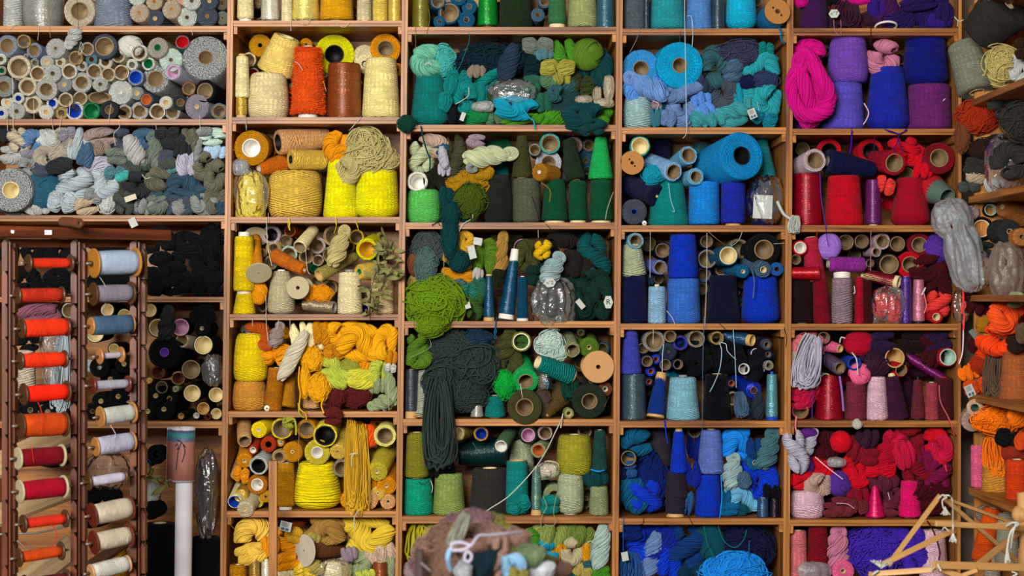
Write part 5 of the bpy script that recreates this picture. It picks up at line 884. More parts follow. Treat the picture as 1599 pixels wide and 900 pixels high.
put('''
S 155 190 110 85 violet_blue yb=445 ct=8|S 180 216 196 445 steel st=silk|E 350 157 92 74 grey card Y=.05|E 485 92 53 45 taupe card_dark|E 570 190 63 52 purple blue_core Y=.05|E 700 145 74 63 grey card Y=.04|E 872 150 57 48 tan card|L 1165 170 930 130 54 48 steel_blue st=silk core=tan_core rin=.9 cb=40 Y0=.03 Y1=.1|E 1285 205 44 26 slate card dx=-50 dy=-30|E 1296 285 42 23 navy card dx=-30|E 1300 376 42 23 grey card dx=-20|E 1195 277 50 44 navy white_core|E 1095 405 52 46 navy white_core|E 1217 390 57 50 pale_mauve card_dark|E 295 342 53 45 navy dark_hole|E 368 325 42 23 royal_blue copper_core
E 325 425 42 23 royal_blue copper_core|E 310 510 38 22 navy copper_core|E 445 370 54 46 navy card_dark|E 550 367 48 40 navy card_dark|E 470 262 72 10 slate_navy dark_hole|E 262 232 53 43 navy card_dark|L 362 805 412 435 78 44 cobalt core=tan_core ct=30 cb=20 rin=.95 Y0=.05 Y1=.07|S 590 286 216 455 pale_aqua_blue ct=18 core=grey_core rin=.32|S 870 242 190 448 black_navy|Hb 670 320 290 250 black_navy Y=.09 v=3|Hb 940 290 300 270 black_navy Y=.1 v=3|Hb 820 370 260 170 black_navy Y=.12|Ht 1200 350 130 360 black_navy rot=-15 Y=.06|S 1325 104 84 425 steel_aqua st=silk ct=25 cb=26 core=blue_core rc0=1.0 rin=.35|S 1372 80 70 465 black_slate Y=.13
E 1175 582 70 30 royal_blue copper_core dx=-110 dy=-60 Y=.02 st=silk|E 992 525 42 26 navy copper_core|E 1005 650 58 52 grey card|Hg 1075 700 110 190 slate_blue|Ht 1210 710 95 260 dark_slate rot=5|Hl 1150 735 130 160 black_slate|L 450 450 600 430 34 26 turquoise Y0=.15 Y1=.16|E 1160 470 60 42 pale_mauve card_dark b=1|E 1030 590 50 20 navy dark_hole b=1|E 300 600 50 20 navy dark_hole b=1|E 1240 470 60 20 black_navy dark_hole b=1|E 780 150 60 20 navy dark_hole b=1|E 1080 220 60 20 navy dark_hole b=1|E 410 200 50 20 navy dark_hole b=1|E 1330 300 40 20 slate dark_hole b=1
T ice_blue 2.2 890,185,.0 910,260,-.01 895,400,-.01 850,520,.0 812,595,.0|T ice_blue 2 900,185,.0 945,200,-.01 960,260,-.01 1030,330,-.01|T ice_blue 1.6 1005,80 1020,300,-.02 1030,560,-.02|T ice_blue 2.4 430,200,.0 420,300,-.0 418,430,.0|T slate_blue 2 765,-30,-.02 755,300,-.04 750,830,-.02|T cobalt 2.6 435,830 440,900|T white 1.4 345,80 343,200,.0|T black 1.6 1425,60 1445,140 1440,220''')
cell(955, 650, .27778, 810, 'beside the aubergine spools')
put('''
Hl 135 130 155 145 petrol_blue|S 255 182 150 80 dark_mauve_grey yb=278 Y=.16|E 95 238 50 43 black card Y=.03|S 378 106 58 65 royal_blue yb=318 ct=22 core=tan_core rin=.7|S 365 132 106 315 aubergine yb=460 st=soft|S 360 114 108 456 aubergine yb=522 st=soft|S 358 110 104 518 aubergine cb=20 core=tan_core rc0=.95 st=soft|S 558 156 110 68 periwinkle yb=326 ct=10 cb=6|S 545 162 122 328 royal_blue|Hb 720 150 190 170 azure v=3|Ht 880 170 115 210 slate_teal rot=-18|Ht 680 310 105 180 pale_grey_teal rot=-5|Hl 745 360 75 85 slate_blue|E 805 263 44 13 ocean_blue cream_core dx=-30 dy=-40|Hb 860 350 180 210 royal_blue v=0
Hb 740 470 195 155 sky_aqua v=3|Hl 660 550 100 65 ocean_blue|Hx 220 420 210 300 navy_blue v=2 Y=.11|Ht 115 470 150 200 petrol_blue rot=25|Hb 190 440 180 165 royal_blue v=1|S 850 66 62 460 steel_blue st=silk core=white_core|S 920 76 70 463 black_navy st=silk core=tan_core rin=.3|Hl 460 330 80 130 navy_royal|Hl 900 430 90 90 black_navy|Hl 660 470 100 90 petrol_blue|Hl 60 320 80 70 navy|Hl 435 490 45 120 denim|Hl 470 180 80 130 navy_royal b=1|Hl 300 200 70 120 navy b=1|Hl 800 180 80 100 petrol_navy|Hl 720 560 90 60 dark_teal|Hl 110 300 60 80 denim|E 465 85 40 30 grey card_dark b=1|Hl 640 330 60 100 navy b=1
T azure 3 615,330,-.0 620,460,-.0 608,575,-.01|T royal_blue 3 298,20 305,90 315,155,.0|T black 1.4 430,560 460,620|T navy 2 180,575 175,605 150,612|T slate_blue 1.6 510,-30,-.02 508,280,-.02''')
cell(955, 650, .27778, 965, 'on the shelf below the aubergine spools')
put('''
Hl 110 650 110 80 navy_blue|Hb 160 770 190 270 royal_blue v=1|Hb 240 690 210 190 navy_royal v=0|Ht 225 780 105 230 periwinkle_slate rot=-15|Hl 320 820 130 160 royal_blue|Hb 420 710 230 240 petrol_navy v=1|Hl 450 875 140 90 deep_petrol|Ho 560 720 140 205 dark_teal|Hx 790 740 350 290 midnight_blue v=1 Y=.1|Hx 690 865 360 180 azure v=1 Y=.03|Hg 100 850 130 150 denim|G 75 790 45 60 10 lab=creased_white_paper_band_on_the_denim_hank|Hl 330 690 100 120 navy_royal|Hl 60 720 80 120 navy_blue b=1|Hl 900 860 150 120 midnight_blue b=1
T teal 2.4 520,620,-.0 540,720,-.0 580,800,-.0|T teal 2 600,620 630,700,.0 690,740,.0 740,700,.0 760,640|T ocean_blue 3 775,700,.0 770,820,.0|T denim 2 66,570,-.01 66,760,-.01''')
# ================================================================ red bay and the corner side shelves
Kr = .23702; Ke = .27786
cell(1220, 0, Kr, 44, 'on the deep violet hank shelf')
put('''
S 215 194 172 -120 dark_purple|Hx 100 10 90 70 magenta v=2|Hg 430 120 190 170 dark_plum v=0|Hl 400 40 160 110 maroon|Hl 590 120 110 90 dark_plum|Hl 630 45 110 130 indigo_violet|Hl 715 50 110 140 dark_purple|Hl 770 140 190 110 deep_violet|Hb 870 90 190 130 deep_violet|Hb 980 125 190 130 deep_violet|Hb 1080 55 210 140 deep_violet v=3|Hl 1105 135 150 105 indigo_violet|Hl 900 25 210 80 deep_violet|Hl 1190 85 110 140 deep_violet|Hl 660 130 70 90 dark_purple|G 348 90 85 65 0 hex=1 txt=n°7 lab=white_hexagonal_tag_beside_the_dark_purple_cone|Q 690 180 76 66 white_core az=3.0 Y=.03 len=.006 name=plastic_ring lab=flat_white_plastic_ring_on_the_deep_violet_hank_shelf cat=ring|Hl 330 0 90 70 black|Hx 500 0 200 60 magenta v=2
T dusty_pink 1.6 345,130 350,190 375,235|T dusty_pink 1.6 392,130 395,230|T white 2.4 1140,110,.0 1170,140,-.0 1200,130,-.0|T white 2 1165,130,.0 1162,175,-.0|T dark_plum 2 590,160 588,300|T white 1.6 1280,0 1285,80''')
cell(1220, 0, Kr, 201, 'beside the violet cones')
put('''
Hc 180 580 270 450 magenta Y=-.0 rot=8 lab=long_oval_magenta_hank_draped_in_front_of_the_violet_cones|Hb 175 320 190 170 magenta|S 440 268 232 240 violet_lilac yb=550 pr=barrel|S 405 287 250 553 periwinkle_violet cb=6|Hb 670 370 200 210 dusty_pink v=2|S 700 302 214 448 ultramarine pr=bevel|S 950 312 252 225 deep_blue yb=568 pr=bevel|S 995 292 272 562 plum_purple cb=6|S 170 165 150 690 purple cb=18 core=grey_core Y=.13|E 285 325 45 34 dark_sage dark_hole b=1|Hl 380 200 160 60 black_maroon b=1|Hl 760 420 110 100 black_maroon b=1
T pale_pink 3 545,680,-.0 575,740,-.0 560,790,-.0 540,820,-.0|T indigo_violet 2.4 680,850 720,870 790,880 830,840|T violet 2 460,845 470,870|T pale_pink 2 1065,665,.0 1080,650,.0''')
cell(1220, 0, Kr, 201, 'on the upper corner side shelf', True)
put('''
L 1290 610 1205 295 128 112 warm_grey_green Y0=-.02 Y1=.03 pr=cone|L 1300 240 1500 30 130 190 dark_grey Y0=-.12 Y1=-.2 pr=cone rin=.2|Hx 1465 430 245 250 khaki_sand v=0|Hb 1575 440 120 170 pale_grey Y=-.3|Hx 1290 770 270 210 rust_red v=2|Hb 1475 690 190 180 dark_grey|Hx 1555 800 200 240 dark_grey v=0|Hl 1580 320 80 120 dark_brown|T khaki_sand 5 1350,450,-.2 1340,490,-.22 1325,495,-.22''')
cell(1220, 190, Kr, 352, 'beside the red cones')
put('''
E 222 255 78 58 pale_pink_grey card dx=-100 dy=25 Y=.0|E 140 182 58 47 black_maroon card_dark b=1|E 315 167 82 53 red black_core Y=.11|E 590 195 87 57 red black_core Y=.1|E 745 272 84 62 crimson card dx=-60 dy=-40 Y=.02|Hb 810 150 180 130 red|Hb 860 215 160 140 red|Hl 935 320 120 100 red|E 1055 240 106 62 dark_red card Y=.03|L 300 262 608 318 86 52 navy Y0=.05 Y1=.09 core=grey_core|S 170 192 180 345 crimson st=silk|S 412 264 205 358 red|S 606 112 96 383 plum_purple st=silk cb=10|S 850 276 178 372 crimson pr=bevel|L 1095 500 960 430 64 115 red core=grey_green_core rin=.95 cb=40 Y0=.0 Y1=.1|E 825 352 58 51 black_maroon card Y=.1|Hl 685 420 110 110 coral_red|Hl 705 505 90 140 red b=1|Hl 640 340 90 90 red b=1|Hl 480 160 90 120 dark_maroon b=1|Hl 680 150 90 90 dark_maroon b=1|Hl 560 480 80 150 dark_maroon b=1|Hl 890 300 90 90 dark_maroon b=1
B 1130 640 270 260 cloudy Y=-.06 d=.1 rot=20 lab=cloudy_white_plastic_bag_draped_over_the_end_of_the_red_cone_shelf
T indigo_violet 5 465,60,-.0 460,160,-.01 450,215,-.01|T indigo_violet 3 690,55 770,90,-.01 740,190,-.01|T indigo_violet 3 830,55 770,100,-.01 800,200,-.01|T violet 3 255,340,.0 265,520,.0 295,700|T black 1.6 1055,540,-.02 1060,575,-.03|T dark_plum 2 615,90 610,280,.0|T dark_maroon 7 1090,640,-.09 1125,700,-.1 1130,800,-.1''')
cell(1220, 190, Kr, 306, 'on the middle corner side shelf', True)
put('''
B 1480 280 270 360 clear lab=clear_plastic_bag_of_dark_yarn_on_the_corner_side_shelf|Hb 1510 260 220 220 dark_grey|Hl 1280 300 140 110 dark_grey|Hl 1280 360 110 95 beige|Hl 1235 430 125 70 dark_sage|Hx 1190 110 100 180 brown v=2|Hx 1330 180 180 130 dark_brown v=2|Hl 1400 420 110 90 pale_grey|Hl 1420 140 130 100 black_brown''')
cell(1220, 190, Kr, 450, 'under the corner shelf bag', True)
put('''
L 1455 560 1600 620 62 80 tan_orange Y0=-.1 Y1=-.06 rin=.3|E 1380 580 44 40 black mint_core dx=30|E 1320 705 80 58 black cream_core dx=30|E 1505 725 78 18 charcoal cream_core dx=20|Hl 1255 600 80 80 mauve_taupe|E 1585 760 60 18 tan_orange dark_hole Y=-.3''')
cell(1220, 345, Kr, 506, 'on the lilac ball shelf')
put('''
E 125 177 50 40 red white_core Y=.02|E 97 255 36 32 taupe card|S 225 150 92 105 rose_red yb=398 ct=5 lean=-30 rin=.7|L 242 345 60 345 44 40 red st=silk core=cream_core rin=.4 Y0=.0 Y1=.02|S 140 134 122 378 black_maroon cb=6|S 270 118 95 390 dark_red lean=-15|Ho 315 165 140 150 lilac Y=.05|E 425 140 60 51 black_maroon card Y=.08|E 530 130 54 46 dark_plum card_dark Y=.08|E 665 125 56 41 pale_mauve card Y=.06|E 765 152 57 50 black_maroon card Y=.06|E 910 145 78 51 dark_red card Y=.05|E 626 205 34 25 pale_mauve card|E 585 280 34 26 dark_plum card|E 710 287 74 64 black_maroon card Y=.04|E 850 288 90 55 red card Y=.05|E 480 222 62 45 black_maroon card_dark b=1|Ho 1060 160 160 165 violet Y=.06
L 300 285 560 290 50 50 purple_violet core=grey_core ct=15 cb=15 rin=.5 Y0=.03 Y1=.03|S 400 142 132 330 mauve_taupe_pink ct=48 core=white_core rin=.88 st=thick|L 775 405 540 350 42 36 dark_crimson st=silk core=cream_core rin=1.0 cb=18 Y0=.02 Y1=.08|S 515 62 52 373 crimson|S 568 62 56 388 dark_maroon|Hl 700 560 180 190 red|B 700 575 250 270 clear neck=-1 Y=.04 lab=clear_crumpled_plastic_bag_around_a_red_skein|S 820 82 72 368 violet st=silk|S 905 84 72 388 pink_silk st=silk cb=16 core=black_core rc0=.9|Hb 970 310 240 160 dark_maroon|Hb 1060 420 200 200 dark_maroon|Hb 1055 550 160 170 coral_red|E 1022 660 44 26 red cream_core dx=-20 dy=-50 Y=.0|B 1185 560 120 210 dark Y=.0 lab=dark_plastic_bag_with_a_coral_tassel|L 960 130 1020 240 26 40 dark_red Y0=.1 Y1=.1|Hl 610 440 110 120 black_maroon b=1|Hl 960 560 90 150 black_maroon b=1|Hl 600 600 90 130 dark_crimson b=1|Hl 1110 320 90 120 black_maroon b=1
T coral_red 6 1195,440,-.05 1200,520,-.06 1190,600,-.06 1205,620,-.06 1200,720,-.06|T coral_red 4 1190,500,-.06 1215,560,-.06 1185,600,-.06|T white 5 950,440,.0 925,490,.0|T salmon_pink 4 940,480,.0 955,560,.0 940,610,.0|T dusty_pink 2 590,70 588,330,.0|T red 2 235,60 235,130|T indigo_violet 2 290,0 300,110,.0 312,170,.0|T white 3 480,430,.0 485,470,.0 475,480,.0''')
cell(1220, 345, Kr, 460, 'by the cloudy corner bags', True)
put('''
B 1215 230 230 440 cloudy Y=-.1 d=.12 rot=12 neck=1 lab=cloudy_white_plastic_bag_hanging_at_the_corner|B 1295 330 190 260 clear Y=-.1 d=.1|B 1490 330 250 380 brown lab=clear_plastic_bag_of_brown_yarn_on_the_corner_side_shelf|Hl 1490 330 200 260 brown_taupe|E 1320 75 80 58 black cream_core Y=.02|Hl 1550 520 100 90 sage|Hl 1330 190 120 90 charcoal''')
cell(1220, 345, Kr, 620, 'on the lower corner side shelf', True)
put('''
Hb 1490 640 240 190 coral_orange|Hl 1350 680 120 100 mustard_brown|Hl 1300 560 140 110 dark_maroon|Hl 1240 480 90 90 dark_maroon''')
cell(1220, 500, Kr, 657.6, 'near the blue plastic funnel')
put('''
Hx 185 140 200 160 salmon_pink v=0|Hl 110 170 110 120 salmon_pink|Hg 180 280 170 320 lilac_grey v=0 Y=.0|Hl 85 260 65 110 beige_pink|Hx 130 440 180 250 crimson_rose v=1|Hl 120 540 120 85 crimson_rose|E 125 605 59 53 rose_red card|L 390 190 285 165 30 46 pink core=tan_core rin=.85 cb=8 Y0=.02 Y1=.08|E 385 315 50 37 violet_pearl card st=silk dx=-100 dy=-90 Y=.01|E 295 390 40 36 mint_core mint_core lab=empty_mint_green_tube_beside_the_lilac_grey_hank|S 315 194 132 362 crimson st=silk ct=8 core=red_core|Ho 510 130 175 140 crimson|E 482 285 47 40 blue_core blue_core Y=.0 lab=bright_blue_plastic_funnel_above_the_pink_ball|Ho 515 355 125 125 pink Y=.03|S 490 148 122 408 dusty_rose_maroon|S 630 154 112 358 pale_pink ct=16 core=brown_core rin=.5|S 770 150 92 350 plum ct=22 core=cream_core rin=.5 lean=-45
E 748 250 84 66 black_maroon tan_core Y=.03|E 790 330 46 40 red card dx=-50 dy=-20|L 830 235 1065 385 36 30 magenta_purple st=silk Y0=.08 Y1=.06|S 900 97 56 372 rosewood ct=24 cb=10 core=black_core rc0=.95|S 990 102 80 408 dusty_rose ct=6 core=mint_core|S 1120 132 114 375 dark_rosewood ct=6 core=red_core|Hl 660 130 160 130 dark_violet|Hl 870 140 150 130 black_maroon|Hl 970 130 110 110 dark_maroon|Hl 1085 120 170 130 dark_violet|Hl 1000 250 130 120 dark_maroon|Hl 630 295 140 140 dark_plum|Hl 430 220 120 150 black_maroon b=1|E 1200 245 62 56 red mint_core dx=-50 Y=.0|Hl 430 370 100 110 dark_red b=1|Hl 900 310 130 120 dark_plum b=1|Hl 1100 310 120 120 dark_crimson b=1|S 830 80 60 380 dark_plum Y=.14|E 280 100 50 40 black_maroon card_dark|Hl 340 90 120 80 black_maroon b=1|Hl 560 220 80 90 dark_plum|Hl 1160 160 90 120 dark_maroon b=1
T white 4 465,215,-.01 495,260,-.02 505,360,-.02|T white 4 385,150,.0 395,115,.0 420,120,.0|T lilac 6 385,370,.0 400,480,.0 410,600,.0|T pale_pink 4 1200,0,-.02 1195,200,-.03 1170,290,-.03|T salmon_pink 2.4 1040,430,.0 1050,540,.0 1110,660,-.0 1140,760|Hx 500 685 60 60 white v=2 Y=-.01 lab=small_white_yarn_loop_hooked_on_the_shelf_edge|T violet 3 205,460,.0 203,650,-.0''')
cell(1220, 500, Kr, 630, 'on the vermilion hank corner shelf', True)
put('''
Hb 1450 130 280 190 vermilion_orange|Hb 1365 240 150 170 vermilion_orange|Hl 1320 290 140 130 rust_red|Hg 1420 330 150 360 brown_taupe v=0|L 1545 540 1545 215 110 84 terracotta Y0=-.26 Y1=-.24|Hl 1235 345 120 100 bright_orange|Hl 1300 440 170 110 rust_orange|G 1243 467 70 90 22 print=1 lab=printed_white_care_tag_under_the_orange_skein|Hl 1540 160 100 100 dark_brown|Hl 1590 90 80 120 brown_taupe|Hl 1290 160 100 100 dark_maroon|G 1275 105 40 110 35 col=sage_grey lab=grey_green_paper_strip_above_the_orange_skein''')
cell(1220, 500, Kr, 790, 'around the bright orange tangle', True)
put('''
E 1275 580 58 29 pale_salmon grey_green_core dx=180 dy=-10 Y=-.1 len=.18|E 1260 665 72 30 taupe_pink grey_core dx=40 Y=-.06|Hx 1440 660 330 200 bright_orange v=0|Hl 1560 640 120 120 bright_orange|Hl 1340 600 110 90 taupe''')
cell(1220, 650, Ke, 812.5, 'on the hot pink cone shelf')
put('''
Hb 85 200 115 230 lilac_grey Y=.0 v=1|Ht 155 150 75 160 lilac_grey rot=-25|E 140 290 46 13 purple cream_core dx=5 dy=-150 len=.17|Hl 150 110 90 90 purple|Hl 100 360 120 95 red|Hl 215 290 130 115 red|Hb 205 390 140 125 taupe_pink|S 145 192 180 418 pale_pink pr=barrel|Ho 325 380 120 125 violet|B 310 260 110 55 silver Y=.02 lab=pink_foil_packet_above_the_violet_ball|Hl 260 170 130 150 dark_maroon|Ho 335 145 105 105 red Y=.04|Hb 410 280 120 130 red|Hl 435 362 95 75 red|Hl 420 185 90 140 crimson_dark|Hl 485 130 120 100 dark_plum|Hl 495 230 90 90 crimson_dark
Ht 590 220 130 230 crimson rot=-20|Hb 640 140 130 170 crimson_rose v=1|Hb 725 120 150 120 dark_red|Hb 740 270 140 220 dark_red v=1|Hl 555 300 150 95 red|Hl 690 220 110 150 crimson_rose|Hl 815 235 130 140 plum_magenta|Hl 870 140 120 130 red|Hb 965 190 110 160 crimson_rose|Hb 910 330 140 165 plum_magenta|Hl 820 315 85 90 dark_red|Hl 570 370 160 100 dark_mauve_maroon|Hb 615 455 105 120 dark_mauve_maroon|Hl 610 540 100 70 rosewood|Hl 350 512 120 95 rosewood|Hl 280 530 90 70 rosewood|Hl 430 430 110 125 dark_crimson|Hl 430 510 100 80 rosewood|S 527 116 34 395 hot_pink st=silk cb=6 core=taupe|S 722 132 98 365 hot_pink cb=8 core=taupe|Hl 880 500 230 180 dark_maroon|Hl 955 440 140 130 dark_maroon|Hl 1020 310 90 170 black_maroon|Hl 820 400 90 80 plum_magenta
Hl 220 110 110 90 dark_red b=1|Hl 560 110 110 90 dark_maroon b=1|Hl 960 90 110 90 dark_red b=1|Hl 780 90 120 80 crimson_dark b=1|Hl 240 440 90 120 dark_mauve_maroon b=1|Hl 330 310 90 80 dark_maroon b=1|Hl 650 370 80 90 dark_maroon b=1
T pale_pink 3 190,230,-.0 260,290,-.01 345,355,-.01|T pale_pink 2 310,490,.0 370,495,-.0 410,520,.0|T white 2 610,470,.0 600,430,.0|T coral_red 4 920,275,.0 930,310,.0|T dark_maroon 4 820,590 860,660,-.02 890,760,-.0 885,810,.0|T red 2 935,10,-.01 975,110,-.01|T salmon_pink 5 85,0 80,60,-.01 90,110,-.01''')
cell(1220, 650, Ke, 966, 'on the shelf behind the wooden swift')
put('''
S 90 118 98 645 salmon_pink|S 205 156 108 620 dark_red st=thick|Ht 320 715 125 220 dusty_pink|Hx 530 760 330 270 blue_violet v=1 Y=.06|Hb 600 700 220 170 blue_violet v=3|Hb 740 750 160 240 blue_violet v=1|E 348 872 62 14 pink cream_core Y=.01|B 180 875 210 120 cloudy|S 855 150 130 640 pale_pink|S 960 195 120 638 pale_pink cb=6 ct=8 core=green_core|S 1050 100 90 660 taupe Y=.15|Hl 420 660 110 90 dark_violet b=1|Hl 130 640 110 60 dark_plum b=1''')
cell(1220, 650, Ke, 765, 'under the bright orange tangle', True)
put('''
L 1103 400 1103 165 38 38 pink Y0=.0 Y1=.0|L 1200 462 1205 250 76 72 apricot Y0=-.1 Y1=-.1 st=thick|L 1325 508 1325 245 68 62 orange_red Y0=-.3 Y1=-.3|Hg 1210 225 140 200 bright_orange v=1|Hl 1285 130 140 100 black|L 1255 210 1390 200 42 44 rust_red Y0=-.24 Y1=-.3|Hl 1350 140 70 90 rust_orange''')
cell(1220, 650, Ke, 966, 'at the foot of the corner side shelf', True)
put('''
E 1140 550 46 14 taupe dark_hole|L 1125 815 1190 520 62 48 orange Y0=-.1 Y1=-.1|L 1275 830 1265 545 74 46 stone_grey Y0=-.2 Y1=-.18|L 1185 930 1185 785 48 44 stone_grey Y0=-.1 Y1=-.1|T tan 3 1200,480,-.2 1240,500,-.2 1250,440,-.2|T tan 3 1230,490,-.2 1240,530,-.2''')
# ================================================================ dried leaves
def sprig(label, stem_pts, n, lw, seed, side=.03):
    rs = np.random.RandomState(seed); P = catmull([tuple(p) for p in stem_pts], 14)
    e = empty('dried_leaf_sprig', label, 'leaves', tuple(P[0])); org = P[0]
    tube_obj('stem', [tuple(p - org) for p in P[::6]] + [tuple(P[-1] - org)], .0014, plain_mat('dark_flange', .8, .1, 40, .2), e)
    base = []
    for v in range(3):
        V, F = [], []; m = 7
        for i in range(m + 1):
            q = i / m; wdt = math.sin(math.pi * min(1, q * .93 + .05)) ** .8 * .17; cu = .22 * math.sin(q * 3 + v) ; 
            for s_ in (-1, 0, 1): V.append((s_ * wdt, cu + abs(s_) * (-.16 + .1 * v), q))
        for i in range(m):
            for j in range(2): a = i * 3 + j; F.append((a, a + 1, a + 4, a + 3))
        base.append(mesh_from(V, F, None, True))
    PAL['dry_leaf'] = lin('7d7c4c'); mt = plain_mat('dry_leaf', .7, .2, 12, .35)
    for i in range(n):
        p = P[int(rs.uniform(.06, 1) * (len(P) - 1))] - org; o = link('leaf', base[i % 3], mt, e)
        o.location = p; L = lw * rs.uniform(.7, 1.25); o.scale = (L, L, L); o.rotation_euler = (rs.uniform(-.6, 1.2), rs.uniform(-2.4, 2.4), rs.uniform(-1.2, 1.2))
cell(345, 340, Kb, 491, '')
A = lambda x, y, Y: at(px(x), py(y), Y)
sprig('bunch of dried grey-green leaves at the end of the yellow bay shelf', [A(1235, 850, -.03), A(1230, 700, -.03), A(1260, 520, -.03), A(1310, 390, -.03), A(1380, 300, -.02), A(1290, 120, .0)], 46, .042, 3)
sprig('second dried leaf branch drooping beside the pale peach cone', [A(1290, 790, -.04), A(1310, 640, -.05), A(1370, 500, -.05), A(1440, 420, -.04), A(1420, 260, -.02)], 34, .038, 5)
cell(0, 700, K3, 960, '')
sprig('small dried olive leaf sprig between rack and paper tube', [A(1010, 170, .01), A(1080, 220, -.02), A(1130, 250, -.02), A(1190, 270, -.02)], 12, .045, 8)

# ================================================================ bobbin rack in front of the grey bay
def yr(x): return -.86 + .26 * x / 230.0
def ra(x, y, d=0.0): return at(x, y, yr(x) + d)
rack = empty('bobbin_rack', 'dark red-brown wooden rack with notched posts holding thread bobbins', 'rack', tuple(ra(0, 1100)))
RO = Vector(rack.location)
def part_slat(name, p0, p1, wpx, thick, mat, face=Vector((.12, -1, 0)), parent=rack, org=RO):
    me, M = slat_mesh(p0, p1, wpx, thick, face); o = link(name, me, mat, parent); o.matrix_local = Matrix.Translation(-org) @ M; return o
S_ = .0017
part_slat('top_beam', ra(-30, 361, -.02), ra(261, 368, -.02), 17 * S_, .05, RACK(0))
part_slat('rail', ra(-30, 380, .05), ra(240, 380, .05), 13 * S_, .02, RACK(0))
for (a, b) in ((4, 25), (111, 134), (203, 228)):
    m = (a + b) / 2
    part_slat('post', ra(m, 380, .03), ra(m, 1100, .03), (b - a) * S_, .02, RACK(0))
    part_slat('ridge', ra(m + 2, 378, -.012), ra(m + 2, 1100, -.012), 2.6 * S_, .03, RACK(0))
    tri = [(0, -.5), (1, -.5), (1, .36), (.55, .5), (0, .36)]
    for sgn, x0, x1, o0 in ((-1, a + 1, m - 1, 0), (1, m + 4.5, b, 14)):
        for i in range(11):
            yc = 398 + o0 + i * 51.0; c = ra((x0 + x1) / 2, yc, .0); W, H = (x1 - x0) * S_, 50 * S_
            V = []
            for yy in (-.012, .02):
                for u, v in tri: V.append(((u - .5) * W * (1 if sgn < 0 else -1), yy, v * H))
            n = len(tri); F = [list(range(n)), list(range(2 * n - 1, n - 1, -1))] + [((k + 1) % n, k, n + k, n + (k + 1) % n) for k in range(n)]
            o = link('notch_block', mesh_from(V, F, None, False), RACK(2), rack); o.location = c - RO
PAL['sticker'] = lin('d8d4dc')
cell(0, 340, K3, 464, '')
st = link('sticker', box_mesh(-.02, .02, -.0008, 0, -.006, .006, .0003), plain_mat('sticker', .6, .2, 30, .05), rack); st.location = ra(69, 363, -.05) - RO; st.rotation_euler = (0, .02, .12)
w_ = [(-.016 + .0034 * i, -.0012, .0024 * math.sin(i * 2.1) + .0008 * math.cos(i * 5)) for i in range(10)]
V, F, U = tubes(catmull(w_, 6)[None], .0005, 4); link('handwriting', mesh_from(V, F, U), plain_mat('deep_violet', .8, .1, 30, .05), st)
d = link('sticker', box_mesh(-.005, .005, -.0008, 0, -.004, .004, .0003), plain_mat('sticker', .6, .2, 30, .05), rack); d.location = ra(19, 362, -.05) - RO; d.rotation_euler = (0, .2, .12)
def bob(ox, oy, rows, tail):
    cell(ox, oy, K3, 0, '')
    for r in rows:
        x0, y0, x1, y1, rr, rf, col, fl, lab = r
        do_W([x0, y0, x1, y1, rr, rf, col, fl, f'Y0={yr(px(x0)) - .03}', f'Y1={yr(px(x1)) - .03}', 'rod=.026', 'ft=.006', 'lab=' + lab.replace(' ', '_') + tail])
T1 = '_in_the_red_column_of_the_rack'; T2 = '_in_the_pale_column_of_the_rack'
bob(0, 340, [(205, 315, 480, 315, 33, 62, 'red_orange', 'dark_flange', 'thin red bobbin under the top beam'), (130, 541, 420, 536, 48, 60, 'brick_red', 'dark_flange', 'brick red bobbin'), (160, 770, 455, 758, 60, 68, 'vermilion', 'dark_flange', 'full vermilion bobbin beneath the brick red one')], T1)
bob(0, 520, [(148, 195, 440, 182, 50, 64, 'vermilion', 'dark_flange', 'vermilion bobbin above the scarlet one'), (172, 426, 455, 407, 55, 78, 'scarlet', 'dark_flange', 'brightest scarlet bobbin'), (150, 645, 440, 632, 78, 90, 'rust_orange', 'dark_flange', 'fat rust orange bobbin')], T1)
bob(0, 700, [(132, 72, 420, 50, 62, 80, 'dark_red', 'putty_flange', 'dark red bobbin'), (145, 300, 435, 268, 65, 82, 'crimson', 'putty_flange', 'crimson bobbin'), (170, 525, 445, 490, 35, 65, 'red_orange', 'dark_flange', 'thin red bobbin with a trailing thread'), (137, 760, 415, 715, 38, 68, 'rust_orange', 'dark_flange', 'thin orange bobbin'), (180, 945, 455, 905, 40, 68, 'maroon', 'dark_flange', 'maroon bobbin')], T1)
bob(0, 340, [(660, 316, 932, 308, 82, 104, 'pale_blue_grey', 'golden_flange', 'large pale blue bobbin with wide golden flanges'), (655, 530, 900, 522, 58, 82, 'mauve_grey', 'dark_flange', 'mauve grey bobbin'), (640, 752, 905, 737, 64, 62, 'slate_blue', 'wood_flange', 'slate blue bobbin')], T2)
bob(0, 520, [(700, 162, 835, 152, 20, 56, 'lilac_silver', 'wood_flange', 'short nearly empty bobbin'), (650, 365, 880, 352, 30, 58, 'lilac_grey', 'red_flange', 'thin lilac grey bobbin'), (705, 582, 915, 552, 56, 74, 'pale_grey', 'wood_flange', 'pale grey bobbin on a bare metal rod'), (672, 790, 912, 752, 62, 68, 'lavender_grey', 'wood_flange', 'lavender bobbin')], T2)
bob(0, 700, [(620, 236, 855, 198, 32, 60, 'pale_lilac', 'dark_flange', 'thin pale lilac bobbin'), (648, 465, 893, 412, 70, 88, 'ecru', 'red_flange', 'upper ecru bobbin with red flanges'), (658, 655, 888, 606, 62, 86, 'ecru', 'red_flange', 'lower ecru bobbin with red flanges'), (640, 862, 880, 802, 55, 60, 'white', 'tan_flange', 'white bobbin')], T2)
cell(0, 340, K3, 0, 'from a bobbin on the rack')
